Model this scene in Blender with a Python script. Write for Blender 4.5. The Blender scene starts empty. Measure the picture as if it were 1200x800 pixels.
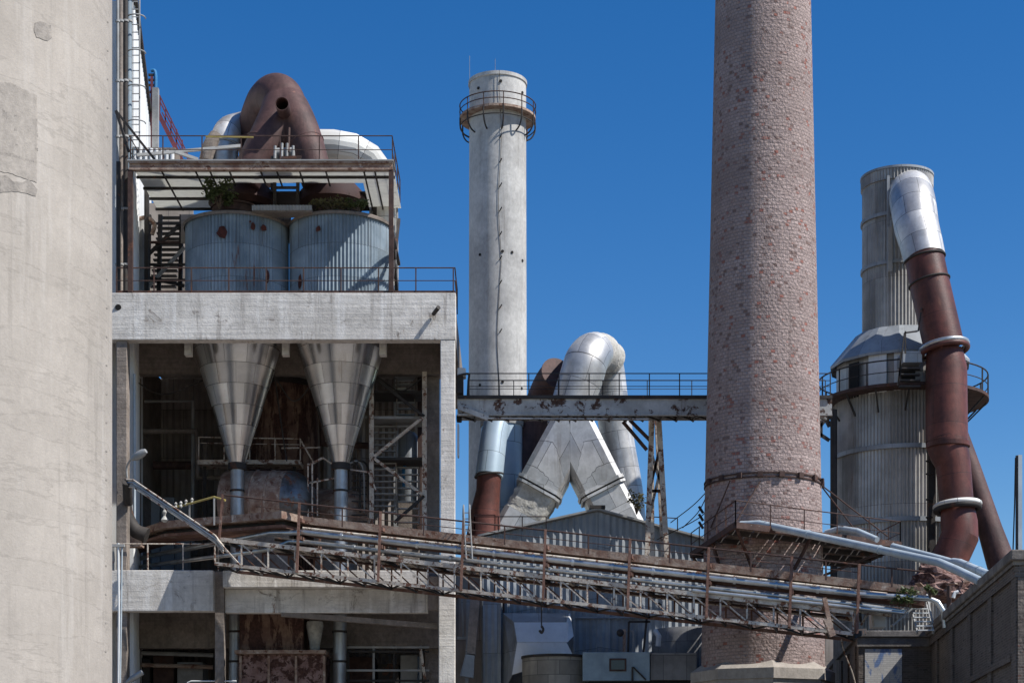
import bpy, math, random
from mathutils import Vector, Matrix
R = math.radians
random.seed(7)
scn = bpy.context.scene
COL = scn.collection
F = 2050.0; EYE = 1.7; HZ = 950.0          # focal length in photo pixels, eye height, horizon row

def W(x, y, D): return Vector(((x-600)*D/F, D, EYE+(HZ-y)*D/F))
def XP(x, D): return (x-600)*D/F
def ZP(y, D): return EYE+(HZ-y)*D/F
def M(px, D): return px*D/F
def CYL(xl, xr, D):                         # upright cylinder whose outlines are xl and xr
    a, b = math.atan((xl-600)/F), math.atan((xr-600)/F)
    c = (a+b)/2; d = D/math.cos(c)
    return d*math.sin(c), D, d*math.sin((b-a)/2)

# ------------------------------------------------------------------ materials
class NT:
    def __init__(s, name):
        s.m = bpy.data.materials.new(name); s.m.use_nodes = True
        s.t = s.m.node_tree; s.bsdf = s.t.nodes['Principled BSDF']
    def n(s, typ, props=None, **inp):
        nd = s.t.nodes.new(typ)
        for k, v in (props or {}).items(): setattr(nd, k, v)
        for k, v in inp.items(): s.set(nd, k, v)
        return nd
    def set(s, nd, k, v):
        k = k.replace('_', ' ') if isinstance(k, str) and k not in nd.inputs else k
        if isinstance(k, str) and k.startswith('i') and k[1:].isdigit(): k = int(k[1:])
        sock = nd.inputs[k]
        if isinstance(v, bpy.types.NodeSocket): s.t.links.new(v, sock)
        else:
            if sock.type == 'RGBA' and len(v) == 3: v = (*v, 1)
            sock.default_value = v
    def mix(s, fac, a, b, mode='MIX'):
        nd = s.t.nodes.new('ShaderNodeMix'); nd.data_type = 'RGBA'; nd.blend_type = mode
        for i, v in ((0, fac), (6, a), (7, b)):
            if isinstance(v, bpy.types.NodeSocket): s.t.links.new(v, nd.inputs[i])
            else: nd.inputs[i].default_value = (*v, 1) if i and len(v) == 3 else v
        return nd.outputs[2]
    def math(s, op, a, b=0.5):
        nd = s.t.nodes.new('ShaderNodeMath'); nd.operation = op
        for i, v in ((0, a), (1, b)):
            if isinstance(v, bpy.types.NodeSocket): s.t.links.new(v, nd.inputs[i])
            else: nd.inputs[i].default_value = v
        return nd.outputs[0]
    def ramp(s, fac, lo, hi, a=0., b=1.):
        nd = s.t.nodes.new('ShaderNodeMapRange'); nd.interpolation_type = 'SMOOTHSTEP'
        s.t.links.new(fac, nd.inputs[0])
        nd.inputs[1].default_value = lo; nd.inputs[2].default_value = hi
        nd.inputs[3].default_value = a; nd.inputs[4].default_value = b
        return nd.outputs[0]
    def coords(s):
        tc = s.n('ShaderNodeTexCoord'); oi = s.n('ShaderNodeObjectInfo')
        mul = s.math('MULTIPLY', oi.outputs['Random'], 61.0)
        ad = s.n('ShaderNodeVectorMath', {'operation': 'ADD'})
        s.t.links.new(tc.outputs['Object'], ad.inputs[0]); s.t.links.new(mul, ad.inputs[1])
        s.uv = tc.outputs['UV']
        return ad.outputs[0]
    def scaled(s, co, sx, sy, sz):
        nd = s.n('ShaderNodeVectorMath', {'operation': 'MULTIPLY'})
        s.t.links.new(co, nd.inputs[0]); nd.inputs[1].default_value = (sx, sy, sz)
        return nd.outputs[0]
    def noise(s, co, scale, detail=5, rough=.6, dist=0):
        return s.n('ShaderNodeTexNoise', Vector=co, Scale=scale, Detail=detail, Roughness=rough, Distortion=dist).outputs['Fac']

def weathered(name, c1, c2, rough=.8, metal=0., scale=.5, streak=0., streak_c=(.1,.09,.08), rust=0., rust_c=(.12,.05,.03),
              rust_scale=1.2, bump=.15, bump_scale=14., boards=0., sheet=None, seam=(.05,.05,.05), spec=.3, blot=0., blot_c=(.1,.1,.1), tone=.25, aniso=1., wash=0., wash_c=(.8,.79,.77), fine=.0, pour=0.):
    k = NT(name); co = k.coords()
    big = k.noise(co, scale, 6, .65)
    col = k.mix(k.ramp(big, .34, .66), c1, c2)
    height = k.noise(co, bump_scale, 4, .6)
    rg = None
    if sheet:
        br = k.n('ShaderNodeTexBrick', {'offset': .5}, Vector=k.uv, Color1=(0, 0, 0), Color2=(1, 1, 1), Mortar=(.5, .5, .5), Scale=1.0,
                 i5=.012, i6=.1, i7=0., i8=sheet[0], i9=sheet[1])
        t = k.ramp(br.outputs['Color'], 0, 1, 1-tone, 1+tone*.4)
        cx = k.n('ShaderNodeCombineColor', Red=t, Green=t, Blue=t).outputs[0]
        col = k.mix(1.0, col, cx, 'MULTIPLY')
        col = k.mix(k.math('MULTIPLY', br.outputs['Fac'], .8), col, seam)
        height = k.math('SUBTRACT', height, k.math('MULTIPLY', br.outputs['Fac'], .8))
        rg = k.ramp(br.outputs['Color'], 0, 1, rough-.07, rough+.07)
    if boards:
        wv = k.n('ShaderNodeTexNoise', Vector=k.scaled(co, .25, .25, 8.5), Scale=1.0, Detail=3).outputs['Fac']
        col = k.mix(k.math('MULTIPLY', k.ramp(wv, .52, .68), boards), col, tuple(v*.5 for v in c1))
        col = k.mix(k.math('MULTIPLY', k.ramp(wv, .45, .3), boards*.6), col, tuple(min(1, v*1.25) for v in c2))
        height = k.math('ADD', height, k.math('MULTIPLY', wv, 1.2))
    if streak:
        st = k.noise(k.scaled(co, 2.6, 2.6, .14), 1.0, 6, .7)
        st2 = k.noise(co, .45, 3)
        msk = k.math('MULTIPLY', k.ramp(st, .52, .72), k.ramp(st2, .35, .65, .25, 1))
        col = k.mix(k.math('MULTIPLY', msk, streak), col, streak_c)
    if wash:
        ws = k.noise(k.scaled(co, 1.5, 1.5, .10), 1.0, 5, .65)
        col = k.mix(k.math('MULTIPLY', k.ramp(ws, .53, .66), wash), col, wash_c)
    if pour:
        pn = k.noise(k.scaled(co, .16, .16, 1.0), 1.0, 6, .6)
        ln = k.math('ABSOLUTE', k.math('SUBTRACT', pn, .5))
        col = k.mix(k.ramp(ln, .0, .018, pour, 0), col, tuple(v*.62 for v in c2))
        col = k.mix(k.ramp(pn, .45, .6, 0, pour*.6), col, tuple(v*.86 for v in c2))
    if fine:
        fn = k.noise(k.scaled(co, 1, 1, .7), 5.5, 6, .75)
        t2 = k.ramp(fn, .25, .75, 1-fine, 1+fine*.5)
        col = k.mix(1.0, col, k.n('ShaderNodeCombineColor', Red=t2, Green=t2, Blue=t2).outputs[0], 'MULTIPLY')
    if blot:
        bl = k.noise(co, 1.1, 8, .75, .6)
        col = k.mix(k.math('MULTIPLY', k.ramp(bl, .56, .68), blot), col, blot_c)
    if rust:
        rn = k.noise(k.scaled(co,1,1,aniso), rust_scale, 9, .72, .4)
        m = k.ramp(rn, .66-rust*.3, .72-rust*.3)
        rcol = k.mix(k.ramp(k.noise(co, 9, 4), .3, .7), rust_c, tuple(v*2.1 for v in rust_c))
        col = k.mix(m, col, rcol)
        rg = k.mix(m, (rough,)*3, (.9,)*3); 
        if metal: k.set(k.bsdf, 'Metallic', k.math('MULTIPLY', k.math('SUBTRACT', 1.0, m), metal))
    elif metal: k.bsdf.inputs['Metallic'].default_value = metal
    k.set(k.bsdf, 'Base Color', col)
    if rg is not None: k.set(k.bsdf, 'Roughness', rg)
    else: k.bsdf.inputs['Roughness'].default_value = rough
    k.bsdf.inputs['Specular IOR Level'].default_value = spec
    b = k.n('ShaderNodeBump', Strength=bump, Distance=.05, Height=height)
    k.set(k.bsdf, 'Normal', b.outputs[0])
    return k.m

def brickmat(name, w, h, pale, pale2, red, dark, mortar, redlo, bump=.5, msize=.02, rough_bump=6.):
    k = NT(name); co = k.coords()
    br = k.n('ShaderNodeTexBrick', {'offset': .5, 'squash': 1.0}, Vector=k.uv, Color1=(0, 0, 0), Color2=(1, 1, 1), Mortar=(.5, .5, .5), Scale=1.0,
             i5=msize, i6=.3, i7=0., i8=w, i9=h)
    rnd = br.outputs['Color']; mor = br.outputs['Fac']
    big = k.noise(co, .35, 5, .6); mid = k.noise(co, 2.2, 4)
    col = k.mix(rnd, pale, pale2)
    col = k.mix(k.ramp(big, .35, .65, 0, .45), col, tuple(v*.75 for v in pale2))
    sel = k.math('ADD', rnd, k.math('MULTIPLY', k.math('SUBTRACT', mid, .5), .5))
    col = k.mix(k.ramp(sel, redlo, redlo+.05), col, red)
    col = k.mix(k.ramp(sel, 1.0-redlo+.0, 1.0-redlo-.03), col, dark)
    col = k.mix(k.math('MULTIPLY', mor, .85), col, mortar)
    st = k.noise(k.scaled(co, 2.0, 2.0, .12), 1.0, 5, .7)
    col = k.mix(k.ramp(st, .5, .75, 0, .5), col, tuple(v*.42 for v in pale))
    bands = k.noise(k.scaled(co, .12, .12, .9), 1.0, 4, .6)
    col = k.mix(k.ramp(bands, .45, .65, 0, .35), col, tuple(v*.62 for v in pale2))
    k.set(k.bsdf, 'Base Color', col)
    k.bsdf.inputs['Roughness'].default_value = .92; k.bsdf.inputs['Specular IOR Level'].default_value = .15
    hgt = k.math('ADD', k.math('MULTIPLY', k.math('SUBTRACT', 1.0, mor), .8), k.math('MULTIPLY', k.noise(co, rough_bump, 3), 1.2))
    hgt = k.math('ADD', hgt, k.math('MULTIPLY', rnd, .9))
    b = k.n('ShaderNodeBump', Strength=bump, Distance=.08, Height=hgt)
    k.set(k.bsdf, 'Normal', b.outputs[0])
    return k.m

def plain(name, c, rough=.6, metal=0., trans=0.):
    k = NT(name); co = k.coords()
    nz = k.noise(co, 3.0, 5)
    k.set(k.bsdf, 'Base Color', k.mix(k.ramp(nz, .3, .7), tuple(v*.75 for v in c), c))
    k.bsdf.inputs['Roughness'].default_value = rough; k.bsdf.inputs['Metallic'].default_value = metal
    if trans: 
        tr = k.n('ShaderNodeBsdfTranslucent', Color=c); mx = k.n('ShaderNodeMixShader', i0=trans)
        k.t.links.new(k.bsdf.outputs[0], mx.inputs[1]); k.t.links.new(tr.outputs[0], mx.inputs[2])
        k.t.links.new(mx.outputs[0], k.t.nodes['Material Output'].inputs[0])
    return k.m

MT = {}
MT['silo'] = weathered('silo_concrete', (.43,.388,.338), (.365,.328,.284), .9, scale=.35, streak=.65, streak_c=(.26,.233,.202), bump=.2, blot=.25, blot_c=(.29,.26,.228), wash=.4, wash_c=(.49,.455,.41), fine=.09, pour=.35)
MT['patch'] = weathered('patch_concrete', (.355,.32,.28), (.25,.226,.20), .95, scale=2.5, bump=.5, bump_scale=8, fine=.25)
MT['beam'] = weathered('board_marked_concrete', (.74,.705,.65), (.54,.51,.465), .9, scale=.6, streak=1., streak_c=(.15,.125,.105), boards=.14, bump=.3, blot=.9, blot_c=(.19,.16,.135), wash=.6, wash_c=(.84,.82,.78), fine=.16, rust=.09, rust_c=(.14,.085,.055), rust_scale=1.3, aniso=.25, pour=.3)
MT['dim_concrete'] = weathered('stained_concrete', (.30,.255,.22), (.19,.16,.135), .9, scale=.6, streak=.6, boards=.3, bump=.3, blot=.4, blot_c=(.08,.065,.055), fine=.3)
MT['stack'] = weathered('stack_concrete', (.53,.52,.49), (.385,.375,.355), .9, scale=.45, streak=.75, streak_c=(.22,.205,.185), bump=.15, blot=.35, blot_c=(.27,.25,.225), wash=.3, wash_c=(.62,.61,.58), fine=.2)
MT['brick'] = brickmat('chimney_brick', .21, .14, (.44,.35,.322), (.335,.258,.237), (.285,.125,.10), (.19,.13,.115), (.265,.22,.205), .93, bump=1., msize=.013, rough_bump=8)
MT['wall_brick'] = brickmat('grey_wall_brick', .26, .085, (.165,.14,.122), (.10,.085,.074), (.13,.08,.065), (.05,.042,.037), (.175,.155,.14), .97, bump=.5, msize=.012)
MT['coping'] = weathered('coping_stone', (.22,.20,.18), (.12,.108,.098), .9, scale=1.2, bump=.4, blot=.5, blot_c=(.05,.046,.042), fine=.3)
MT['galv'] = weathered('bluish_galvanised_sheet', (.31,.375,.42), (.20,.255,.295), .6, scale=.7, streak=.7, streak_c=(.11,.115,.115), rust=.13, rust_c=(.10,.045,.03), rust_scale=1.6, aniso=.18, bump=.05, metal=.15, sheet=(1.15,1.45), tone=.2, seam=(.1,.11,.12))
MT['tower'] = weathered('tower_sheet', (.46,.44,.41), (.30,.285,.26), .5, scale=.6, streak=.85, streak_c=(.17,.14,.115), rust=.08, rust_c=(.14,.085,.06), rust_scale=1.2, aniso=.12, bump=.05, metal=.35, sheet=(1.1,2.6), tone=.28, seam=(.14,.13,.12), wash=.4, wash_c=(.58,.57,.55))
MT['cladding'] = weathered('grey_cladding', (.35,.375,.395), (.25,.27,.285), .6, scale=.6, streak=.65, streak_c=(.12,.11,.10), bump=.05, metal=.15, sheet=(1.2,2.2), tone=.15, seam=(.12,.125,.13))
MT['dark_cladding'] = weathered('brown_grey_cladding', (.36,.32,.285), (.25,.218,.192), .8, scale=.5, streak=.6, streak_c=(.1,.085,.07), bump=.1, sheet=(1.0,2.4), tone=.2)  # brown-grey sheet with random darker streaks
MT['silver'] = weathered('silver_sheet', (.66,.655,.64), (.50,.495,.48), .50, metal=.62, scale=.8, sheet=(1.5,.95), streak=.5, streak_c=(.26,.22,.18), bump=.12, bump_scale=2.2, tone=.24, fine=.15)
MT['cone'] = weathered('hopper_sheet', (.80,.79,.77), (.66,.645,.62), .27, metal=.95, scale=.7, sheet=(1.25,.85), streak=.45, streak_c=(.3,.23,.18), bump=.09, bump_scale=2.2, tone=.42)
MT['silver_stain'] = weathered('stained_silver_sheet', (.66,.65,.62), (.46,.38,.30), .5, metal=.55, scale=.9, sheet=(1.4,.8), streak=.7, streak_c=(.2,.11,.06), bump=.08, bump_scale=3)
MT['white'] = weathered('white_sheet', (.72,.73,.72), (.60,.61,.60), .6, scale=.5, streak=.35, streak_c=(.33,.3,.27), bump=.04, blot=.18, blot_c=(.3,.29,.28))
MT['whitepaint'] = weathered('white_duct_paint', (.74,.73,.68), (.64,.63,.58), .5, scale=.5, sheet=(3.0,1.1), streak=.25, streak_c=(.4,.36,.3), bump=.04)
MT['brown'] = weathered('brown_oxide_paint', (.105,.055,.048), (.06,.033,.030), .62, scale=.9, streak=.6, streak_c=(.035,.02,.018), bump=.2, rust=.12, rust_c=(.13,.065,.05), rust_scale=1.5, aniso=.3, fine=.25, wash=.2, wash_c=(.17,.12,.11))
MT['redbrown'] = weathered('red_oxide_paint', (.15,.05,.037), (.075,.030,.024), .48, scale=.8, streak=.7, streak_c=(.032,.017,.015), bump=.16, rust=.13, rust_c=(.15,.07,.045), rust_scale=1.4, aniso=.25, sheet=(6.0,1.7), tone=.12, seam=(.03,.017,.015), fine=.22)
MT['rust'] = weathered('flaking_rust', (.40,.31,.245), (.22,.13,.095), .92, scale=2.2, rust=.34, rust_c=(.10,.048,.032), rust_scale=3.0, bump=.4, blot=.9, blot_c=(.66,.60,.52), streak=.5, streak_c=(.07,.04,.03))
MT['rust_paint'] = weathered('blistered_paint_on_rust', (.30,.20,.175), (.17,.095,.08), .92, scale=1.6, rust=.62, rust_c=(.045,.022,.017), rust_scale=3.4, bump=.4, streak=.8, streak_c=(.035,.02,.016))
MT['rail'] = weathered('rusty_rail_paint', (.085,.052,.043), (.05,.03,.026), .85, scale=3, rust=.3, rust_c=(.07,.033,.022), bump=.2)
MT['dark'] = weathered('dark_steel', (.050,.044,.040), (.030,.027,.025), .7, scale=1.2, rust=.25, rust_c=(.06,.03,.02), bump=.15)
MT['truss'] = weathered('peeling_truss_paint', (.64,.585,.50), (.42,.35,.285), .8, scale=2.6, rust=.48, rust_c=(.105,.05,.032), rust_scale=3.8, bump=.2)
MT['rustpost_rear_shade'] = weathered('rusted_post_rear_shade_paint', (.20,.115,.088), (.115,.062,.047), .9, scale=2.4, rust=.35, rust_c=(.09,.04,.026), rust_scale=4, bump=.3, blot=.6, blot_c=(.36,.31,.27))  # rusted posts; also the shade tone of the rear truss
MT['girder'] = weathered('grey_girder_paint', (.47,.475,.465), (.33,.33,.32), .75, scale=.9, rust=.42, rust_c=(.05,.028,.021), rust_scale=2.0, bump=.2, streak=.7, streak_c=(.13,.085,.06), fine=.15)
MT['pipe'] = weathered('aluminium_pipe_wrap', (.58,.60,.60), (.40,.41,.41), .38, metal=.8, scale=1.5, streak=.2, bump=.03)
MT['bluepipe'] = weathered('pale_blue_pipe_paint', (.43,.49,.525), (.33,.385,.42), .5, scale=1., streak=.5, streak_c=(.2,.17,.14), bump=.03)
MT['bluevessel'] = weathered('pale_blue_sheet', (.45,.55,.62), (.37,.47,.54), .5, scale=.6, bump=.03, sheet=(1.2,1.6), metal=.2, tone=.1)
MT['bluebox'] = weathered('faded_blue_box_paint', (.28,.37,.43), (.20,.27,.32), .6, scale=1., streak=.3, bump=.05)
MT['beige'] = weathered('beige_tank_panel', (.30,.28,.235), (.20,.185,.16), .8, scale=.9, sheet=(1.0,.62), streak=.5, bump=.1)
MT['greytank'] = weathered('grey_tank_panel', (.26,.26,.26), (.17,.17,.17), .7, scale=.9, sheet=(1.0,1.2), streak=.6, streak_c=(.08,.07,.06), bump=.1)
MT['sheetroof'] = plain('translucent_roof_sheet', (.80,.80,.76), .6, trans=.5)
MT['rust_red'] = weathered('bare_rust_patch', (.12,.035,.025), (.06,.022,.018), .95, scale=4, bump=.4)
MT['dome'] = weathered('dark_dome_steel', (.20,.22,.24), (.08,.07,.062), .38, scale=1.2, metal=.5, rust=.38, rust_scale=1.6, bump=.1)  # dark grey-brown metal with random rust
MT['shaded_brown'] = weathered('shaded_brown_paint', (.055,.028,.025), (.035,.02,.018), .75, bump=.1)  # darker copy of the brown, with the shade under the deck painted in
MT['rust_streak'] = weathered('streaked_rust', (.26,.17,.12), (.15,.085,.065), .92, scale=1.6, rust=.66, rust_c=(.045,.022,.017), rust_scale=2.4, aniso=.22, bump=.4, streak=.8, streak_c=(.035,.02,.016))
MT['patch2'] = weathered('newer_concrete', (.39,.352,.307), (.315,.284,.249), .95, scale=.9, bump=.3, blot=.35, blot_c=(.43,.395,.35), streak=.45, streak_c=(.24,.217,.19), fine=.2)
MT['galvpipe'] = weathered('dull_galvanised_pipe', (.46,.47,.475), (.33,.335,.335), .42, metal=.6, scale=1.5, streak=.5, streak_c=(.15,.12,.1), bump=.06)
MT['insul'] = weathered('torn_insulation', (.50,.49,.45), (.33,.32,.29), 1., scale=3, bump=1., bump_scale=6)
MT['grey'] = weathered('grey_steel_paint', (.36,.36,.35), (.25,.25,.24), .65, scale=1.2, rust=.15, bump=.1)
MT['red'] = plain('dull_red_paint', (.20,.05,.06), .6)
MT['blue'] = plain('blue_paint', (.03,.20,.42), .5)
MT['yellow'] = plain('yellow_paint', (.42,.33,.10), .6)
MT['lampglass'] = plain('lamp_housing', (.32,.33,.33), .35)
MT['black'] = plain('black_void', (.012,.011,.010), .9)
MT['glass'] = plain('dark_window', (.03,.035,.04), .15)
MT['leaf'] = plain('leaf', (.075,.10,.03), .6, trans=.3)
MT['dryleaf'] = plain('dry_leaf', (.13,.12,.05), .7, trans=.3)
MT['twig'] = plain('twig', (.10,.07,.045), .8)
MT['ground'] = weathered('gravel_ground', (.24,.215,.185), (.18,.162,.14), .95, scale=.05, bump=.3)
def mural():
    k = NT('blue_wall_paint'); co = k.coords()
    n1 = k.noise(k.scaled(co, 1.6, 1, .9), 1.3, 5, .6, .8)
    col = k.mix(k.ramp(n1, .47, .58), (.47,.455,.43), (.13,.20,.36))
    col = k.mix(k.ramp(k.noise(co, 2.4, 4), .56, .68, 0, .8), col, (.46,.46,.45))
    br = k.n('ShaderNodeTexBrick', {'offset': .5}, Vector=k.uv, Color1=(.85,.85,.85), Color2=(1,1,1), Mortar=(.7,.7,.7), Scale=1.0, i5=.012, i6=.2, i7=0., i8=.26, i9=.085)
    col = k.mix(1.0, col, br.outputs['Color'], 'MULTIPLY')
    k.set(k.bsdf, 'Base Color', col); k.bsdf.inputs['Roughness'].default_value = .85
    return k.m
MT['mural'] = mural()

# ------------------------------------------------------------------ mesh builder
class MB:
    def __init__(s): s.v=[]; s.f=[]; s.mi=[]; s.sm=[]; s.uv=[]
    def add(s, pts, faces, mi=0, smooth=False, uvs=None):
        o = len(s.v); s.v += [Vector(p) for p in pts]
        for i, fc in enumerate(faces):
            s.f.append([o+a for a in fc]); s.mi.append(mi); s.sm.append(smooth)
            s.uv.append(uvs[i] if uvs else None)
        return s
    def box(s, x0, x1, y0, y1, z0, z1, mi=0):
        p = [(x,y,z) for z in (z0,z1) for y in (y0,y1) for x in (x0,x1)]
        return s.add(p, [(0,2,3,1),(4,5,7,6),(0,1,5,4),(2,6,7,3),(0,4,6,2),(1,3,7,5)], mi)
    def bar(s, a, b, w, h=None, up=(0,0,1), mi=0):
        a=Vector(a); b=Vector(b); h = w if h is None else h
        d=(b-a).normalized(); u=Vector(up)
        if abs(d.dot(u))>.98: u=Vector((0,1,0))
        sx=d.cross(u).normalized(); uu=sx.cross(d).normalized()
        p=[]
        for c in (a,b):
            for i,j in ((-1,-1),(1,-1),(1,1),(-1,1)): p.append(c+sx*(i*w/2)+uu*(j*h/2))
        return s.add(p, [(3,2,1,0),(4,5,6,7),(0,1,5,4),(1,2,6,5),(2,3,7,6),(3,0,4,7)], mi)
    def rings(s, rings, closed=True, cap0=True, cap1=True, mi=0, smooth=True, uvw=None):
        n=len(rings[0]); pts=[p for r in rings for p in r]; fs=[]; uvs=[]
        L=0.
        for i in range(len(rings)-1):
            dl=(sum((Vector(q) for q in rings[i+1]),Vector())/n-sum((Vector(q) for q in rings[i]),Vector())/n).length
            if dl<1e-4: dl=(Vector(rings[i+1][0])-Vector(rings[i][0])).length
            for j in range(n if closed else n-1):
                k=(j+1)%n
                fs.append((i*n+j,i*n+k,(i+1)*n+k,(i+1)*n+j))
                if uvw: 
                    a,b=j/n*uvw,(j+1)/n*uvw; uvs.append(((a,L),(b,L),(b,L+dl),(a,L+dl)))
            L+=dl
        s.add(pts, fs, mi, smooth, uvs or None)
        if closed and cap0: s.add(rings[0], [tuple(range(n-1,-1,-1))], mi)
        if closed and cap1: s.add(rings[-1], [tuple(range(n))], mi)
        return s
    def tube(s, path, r, n=14, mi=0, caps=True, phase=0.):
        path=[Vector(p) for p in path]; N=len(path)
        rr=[r]*N if not isinstance(r,(list,tuple)) else r
        tan=[]
        for i in range(N):
            a=path[max(i-1,0)]; b=path[min(i+1,N-1)]; tan.append((b-a).normalized())
        u=Vector((1,0,0)) if abs(tan[0].x)<.9 else Vector((0,0,1))
        u=(u-tan[0]*u.dot(tan[0])).normalized(); rings=[]
        for i in range(N):
            u=(u-tan[i]*u.dot(tan[i])).normalized(); w=tan[i].cross(u)
            k=1.
            if 0<i<N-1:
                d1=(path[i]-path[i-1]).normalized(); k=1/max(.6,tan[i].dot(d1))
            rings.append([path[i]+(u*math.cos(t)+w*math.sin(t))*rr[i] for t in (2*math.pi*j/n+phase for j in range(n))])
        return s.rings(rings, cap0=caps, cap1=caps, mi=mi, uvw=2*math.pi*max(rr))
    def lathe(s, cx, cy, prof, n=48, mi=0, cap0=False, cap1=False, smooth=True):
        rings=[[Vector((cx+r*math.cos(t),cy+r*math.sin(t),z)) for t in (2*math.pi*j/n for j in range(n))] for r,z in prof]
        return s.rings(rings, cap0=cap0, cap1=cap1, mi=mi, smooth=smooth, uvw=2*math.pi*max(r for r,z in prof))
    def corr(s, cx, cy, r, z0, z1, ribs, dep, mi=0, levels=2):
        n=ribs*4; rings=[]
        for i in range(levels):
            z=z0+(z1-z0)*i/(levels-1)
            rings.append([Vector((cx+(r+dep*math.sin(math.pi/2*j))*math.cos(t),cy+(r+dep*math.sin(math.pi/2*j))*math.sin(t),z)) for j,t in ((j,2*math.pi*j/n) for j in range(n))])
        return s.rings(rings, mi=mi, smooth=False, uvw=2*math.pi*r)
    def corrwall(s, a, b, z0, z1, pitch, dep, mi=0):
        """a,b = (x,y) ends; z0,z1 numbers or functions of 0..1; sinus-like sheet with thickness"""
        ax,ay=a; bx,by=b; L=math.hypot(bx-ax,by-ay); n=max(4,int(L/pitch*4)); dx,dy=(bx-ax)/L,(by-ay)/L
        f0=z0 if callable(z0) else (lambda t:z0); f1=z1 if callable(z1) else (lambda t:z1)
        pts=[]; fs=[]; uv=[]
        for j in range(n+1):
            t=j/n; o=dep*math.sin(math.pi/2*j)
            x=ax+dx*L*t-dy*o; y=ay+dy*L*t+dx*o
            pts+= [(x,y,f0(t)),(x,y,f1(t))]
        for j in range(n):
            fs.append((2*j,2*j+2,2*j+3,2*j+1)); uv.append(((j*pitch/4,0),((j+1)*pitch/4,0),((j+1)*pitch/4,f1(.5)),(j*pitch/4,f1(.5))))
        return s.add(pts, fs, mi, False, uv)
    def prism(s, poly, d, mi=0):
        """poly = list of Vectors in a plane, extruded by vector d"""
        n=len(poly); d=Vector(d); p=[Vector(q) for q in poly]; pts=p+[q+d for q in p]
        fs=[tuple(range(n)), tuple(range(2*n-1,n-1,-1))]+[(i,i+n,(i+1)%n+n,(i+1)%n) for i in range(n)]
        return s.add(pts, fs, mi)
    def torus(s, c, axis, Rr, r, n=40, k=8, mi=0):
        c=Vector(c); ax=Vector(axis).normalized(); u=ax.orthogonal().normalized(); w=ax.cross(u)
        rings=[]
        for i in range(n+1):
            t=2*math.pi*i/n; d=u*math.cos(t)+w*math.sin(t)
            rings.append([c+d*(Rr+r*math.cos(q))+ax*(r*math.sin(q)) for q in (2*math.pi*j/k for j in range(k))])
        return s.rings(rings, cap0=False, cap1=False, mi=mi, uvw=1.)
    def wallquad(s, a, b, z0, z1, mi=0):
        L=(Vector(b)-Vector(a)).length
        return s.add([(a[0],a[1],z0),(b[0],b[1],z0),(b[0],b[1],z1),(a[0],a[1],z1)], [(0,1,2,3)], mi, False, [((0,z0),(L,z0),(L,z1),(0,z1))])
    def sphere(s, c, rx, ry=None, rz=None, n=16, m=8, mi=0):
        ry=ry or rx; rz=rz or rx; c=Vector(c)
        rings=[[c+Vector((rx*math.sin(p)*math.cos(t),ry*math.sin(p)*math.sin(t),-rz*math.cos(p))) for t in (2*math.pi*j/n for j in range(n))] for p in (math.pi*max(.02,min(m-.02,i))/m for i in range(m+1))]
        return s.rings(rings, mi=mi, uvw=2*math.pi*rx)
    def boxuv(s):
        for i,fc in enumerate(s.f):
            if s.uv[i] is None:
                p=[s.v[a] for a in fc]
                nr=(p[1]-p[0]).cross(p[2]-p[0])
                if abs(nr.z)>max(abs(nr.x),abs(nr.y)): s.uv[i]=[(q.x,q.y) for q in p]
                elif abs(nr.x)>abs(nr.y): s.uv[i]=[(q.y,q.z) for q in p]
                else: s.uv[i]=[(q.x,q.z) for q in p]
    def build(s, name, mat, parent=None, label=None, bevel=0., angle=38.):
        s.boxuv()
        xs=[v.x for v in s.v]; ys=[v.y for v in s.v]; zs=[v.z for v in s.v]
        org=Vector(((min(xs)+max(xs))/2,(min(ys)+max(ys))/2,min(zs)))
        me=bpy.data.meshes.new(name); me.from_pydata([v-org for v in s.v],[],s.f)
        ul=me.uv_layers.new(name='UVMap'); d=ul.data; i=0
        for q in s.uv:
            for c in q: d[i].uv=c; i+=1
        for p,mi,sm in zip(me.polygons,s.mi,s.sm): p.material_index=mi; p.use_smooth=sm
        for m in (mat if isinstance(mat,(list,tuple)) else [mat]): me.materials.append(MT[m])
        me.validate(); me.update()
        if any(s.sm): me.set_sharp_from_angle(angle=R(angle))
        o=bpy.data.objects.new(name,me); COL.objects.link(o)
        o.location=org-(WL[parent.name] if parent else Vector()); WL[o.name]=org
        if parent: o.parent=parent
        if label: o['label']=label
        if bevel:
            bv=o.modifiers.new('bevel','BEVEL'); bv.width=bevel; bv.segments=2; bv.limit_method='ANGLE'
        return o
WL={}
def thing(name, label, cat, loc, group=None):
    o=bpy.data.objects.new(name,None); COL.objects.link(o); o.location=loc; o.empty_display_size=.3
    WL[o.name]=Vector(loc); tag(o,label,cat,group); return o
def tag(o, label, cat, group=None, kind=None):
    if label: o['label']=label
    if cat: o['category']=cat
    if group: o['group']=group
    if kind: o['kind']=kind
    return o
def lerp(a,b,t): return a+(b-a)*t
def kids(o): return [c for c in list(bpy.data.objects) if c.parent==o]
def dup(o, delta, label=None):
    def cp(src, par):
        c=src.copy(); COL.objects.link(c)
        if par is not None: c.parent=par
        for ch in kids(src): cp(ch,c)
        return c
    c=cp(o,None); c.location=o.location+Vector(delta); WL[c.name]=Vector(c.location)
    if label: c['label']=label
    return c
def crom(path, k=6):
    p=[Vector(q) for q in path]; p=[p[0]*2-p[1]]+p+[p[-1]*2-p[-2]]; out=[]
    for i in range(1,len(p)-2):
        for j in range(k):
            t=j/k; a,b,c,d=p[i-1:i+3]
            out.append(.5*((2*b)+(c-a)*t+(2*a-5*b+4*c-d)*t*t+(3*b-a-3*c+d)*t**3))
    out.append(p[-2]); return out
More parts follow.
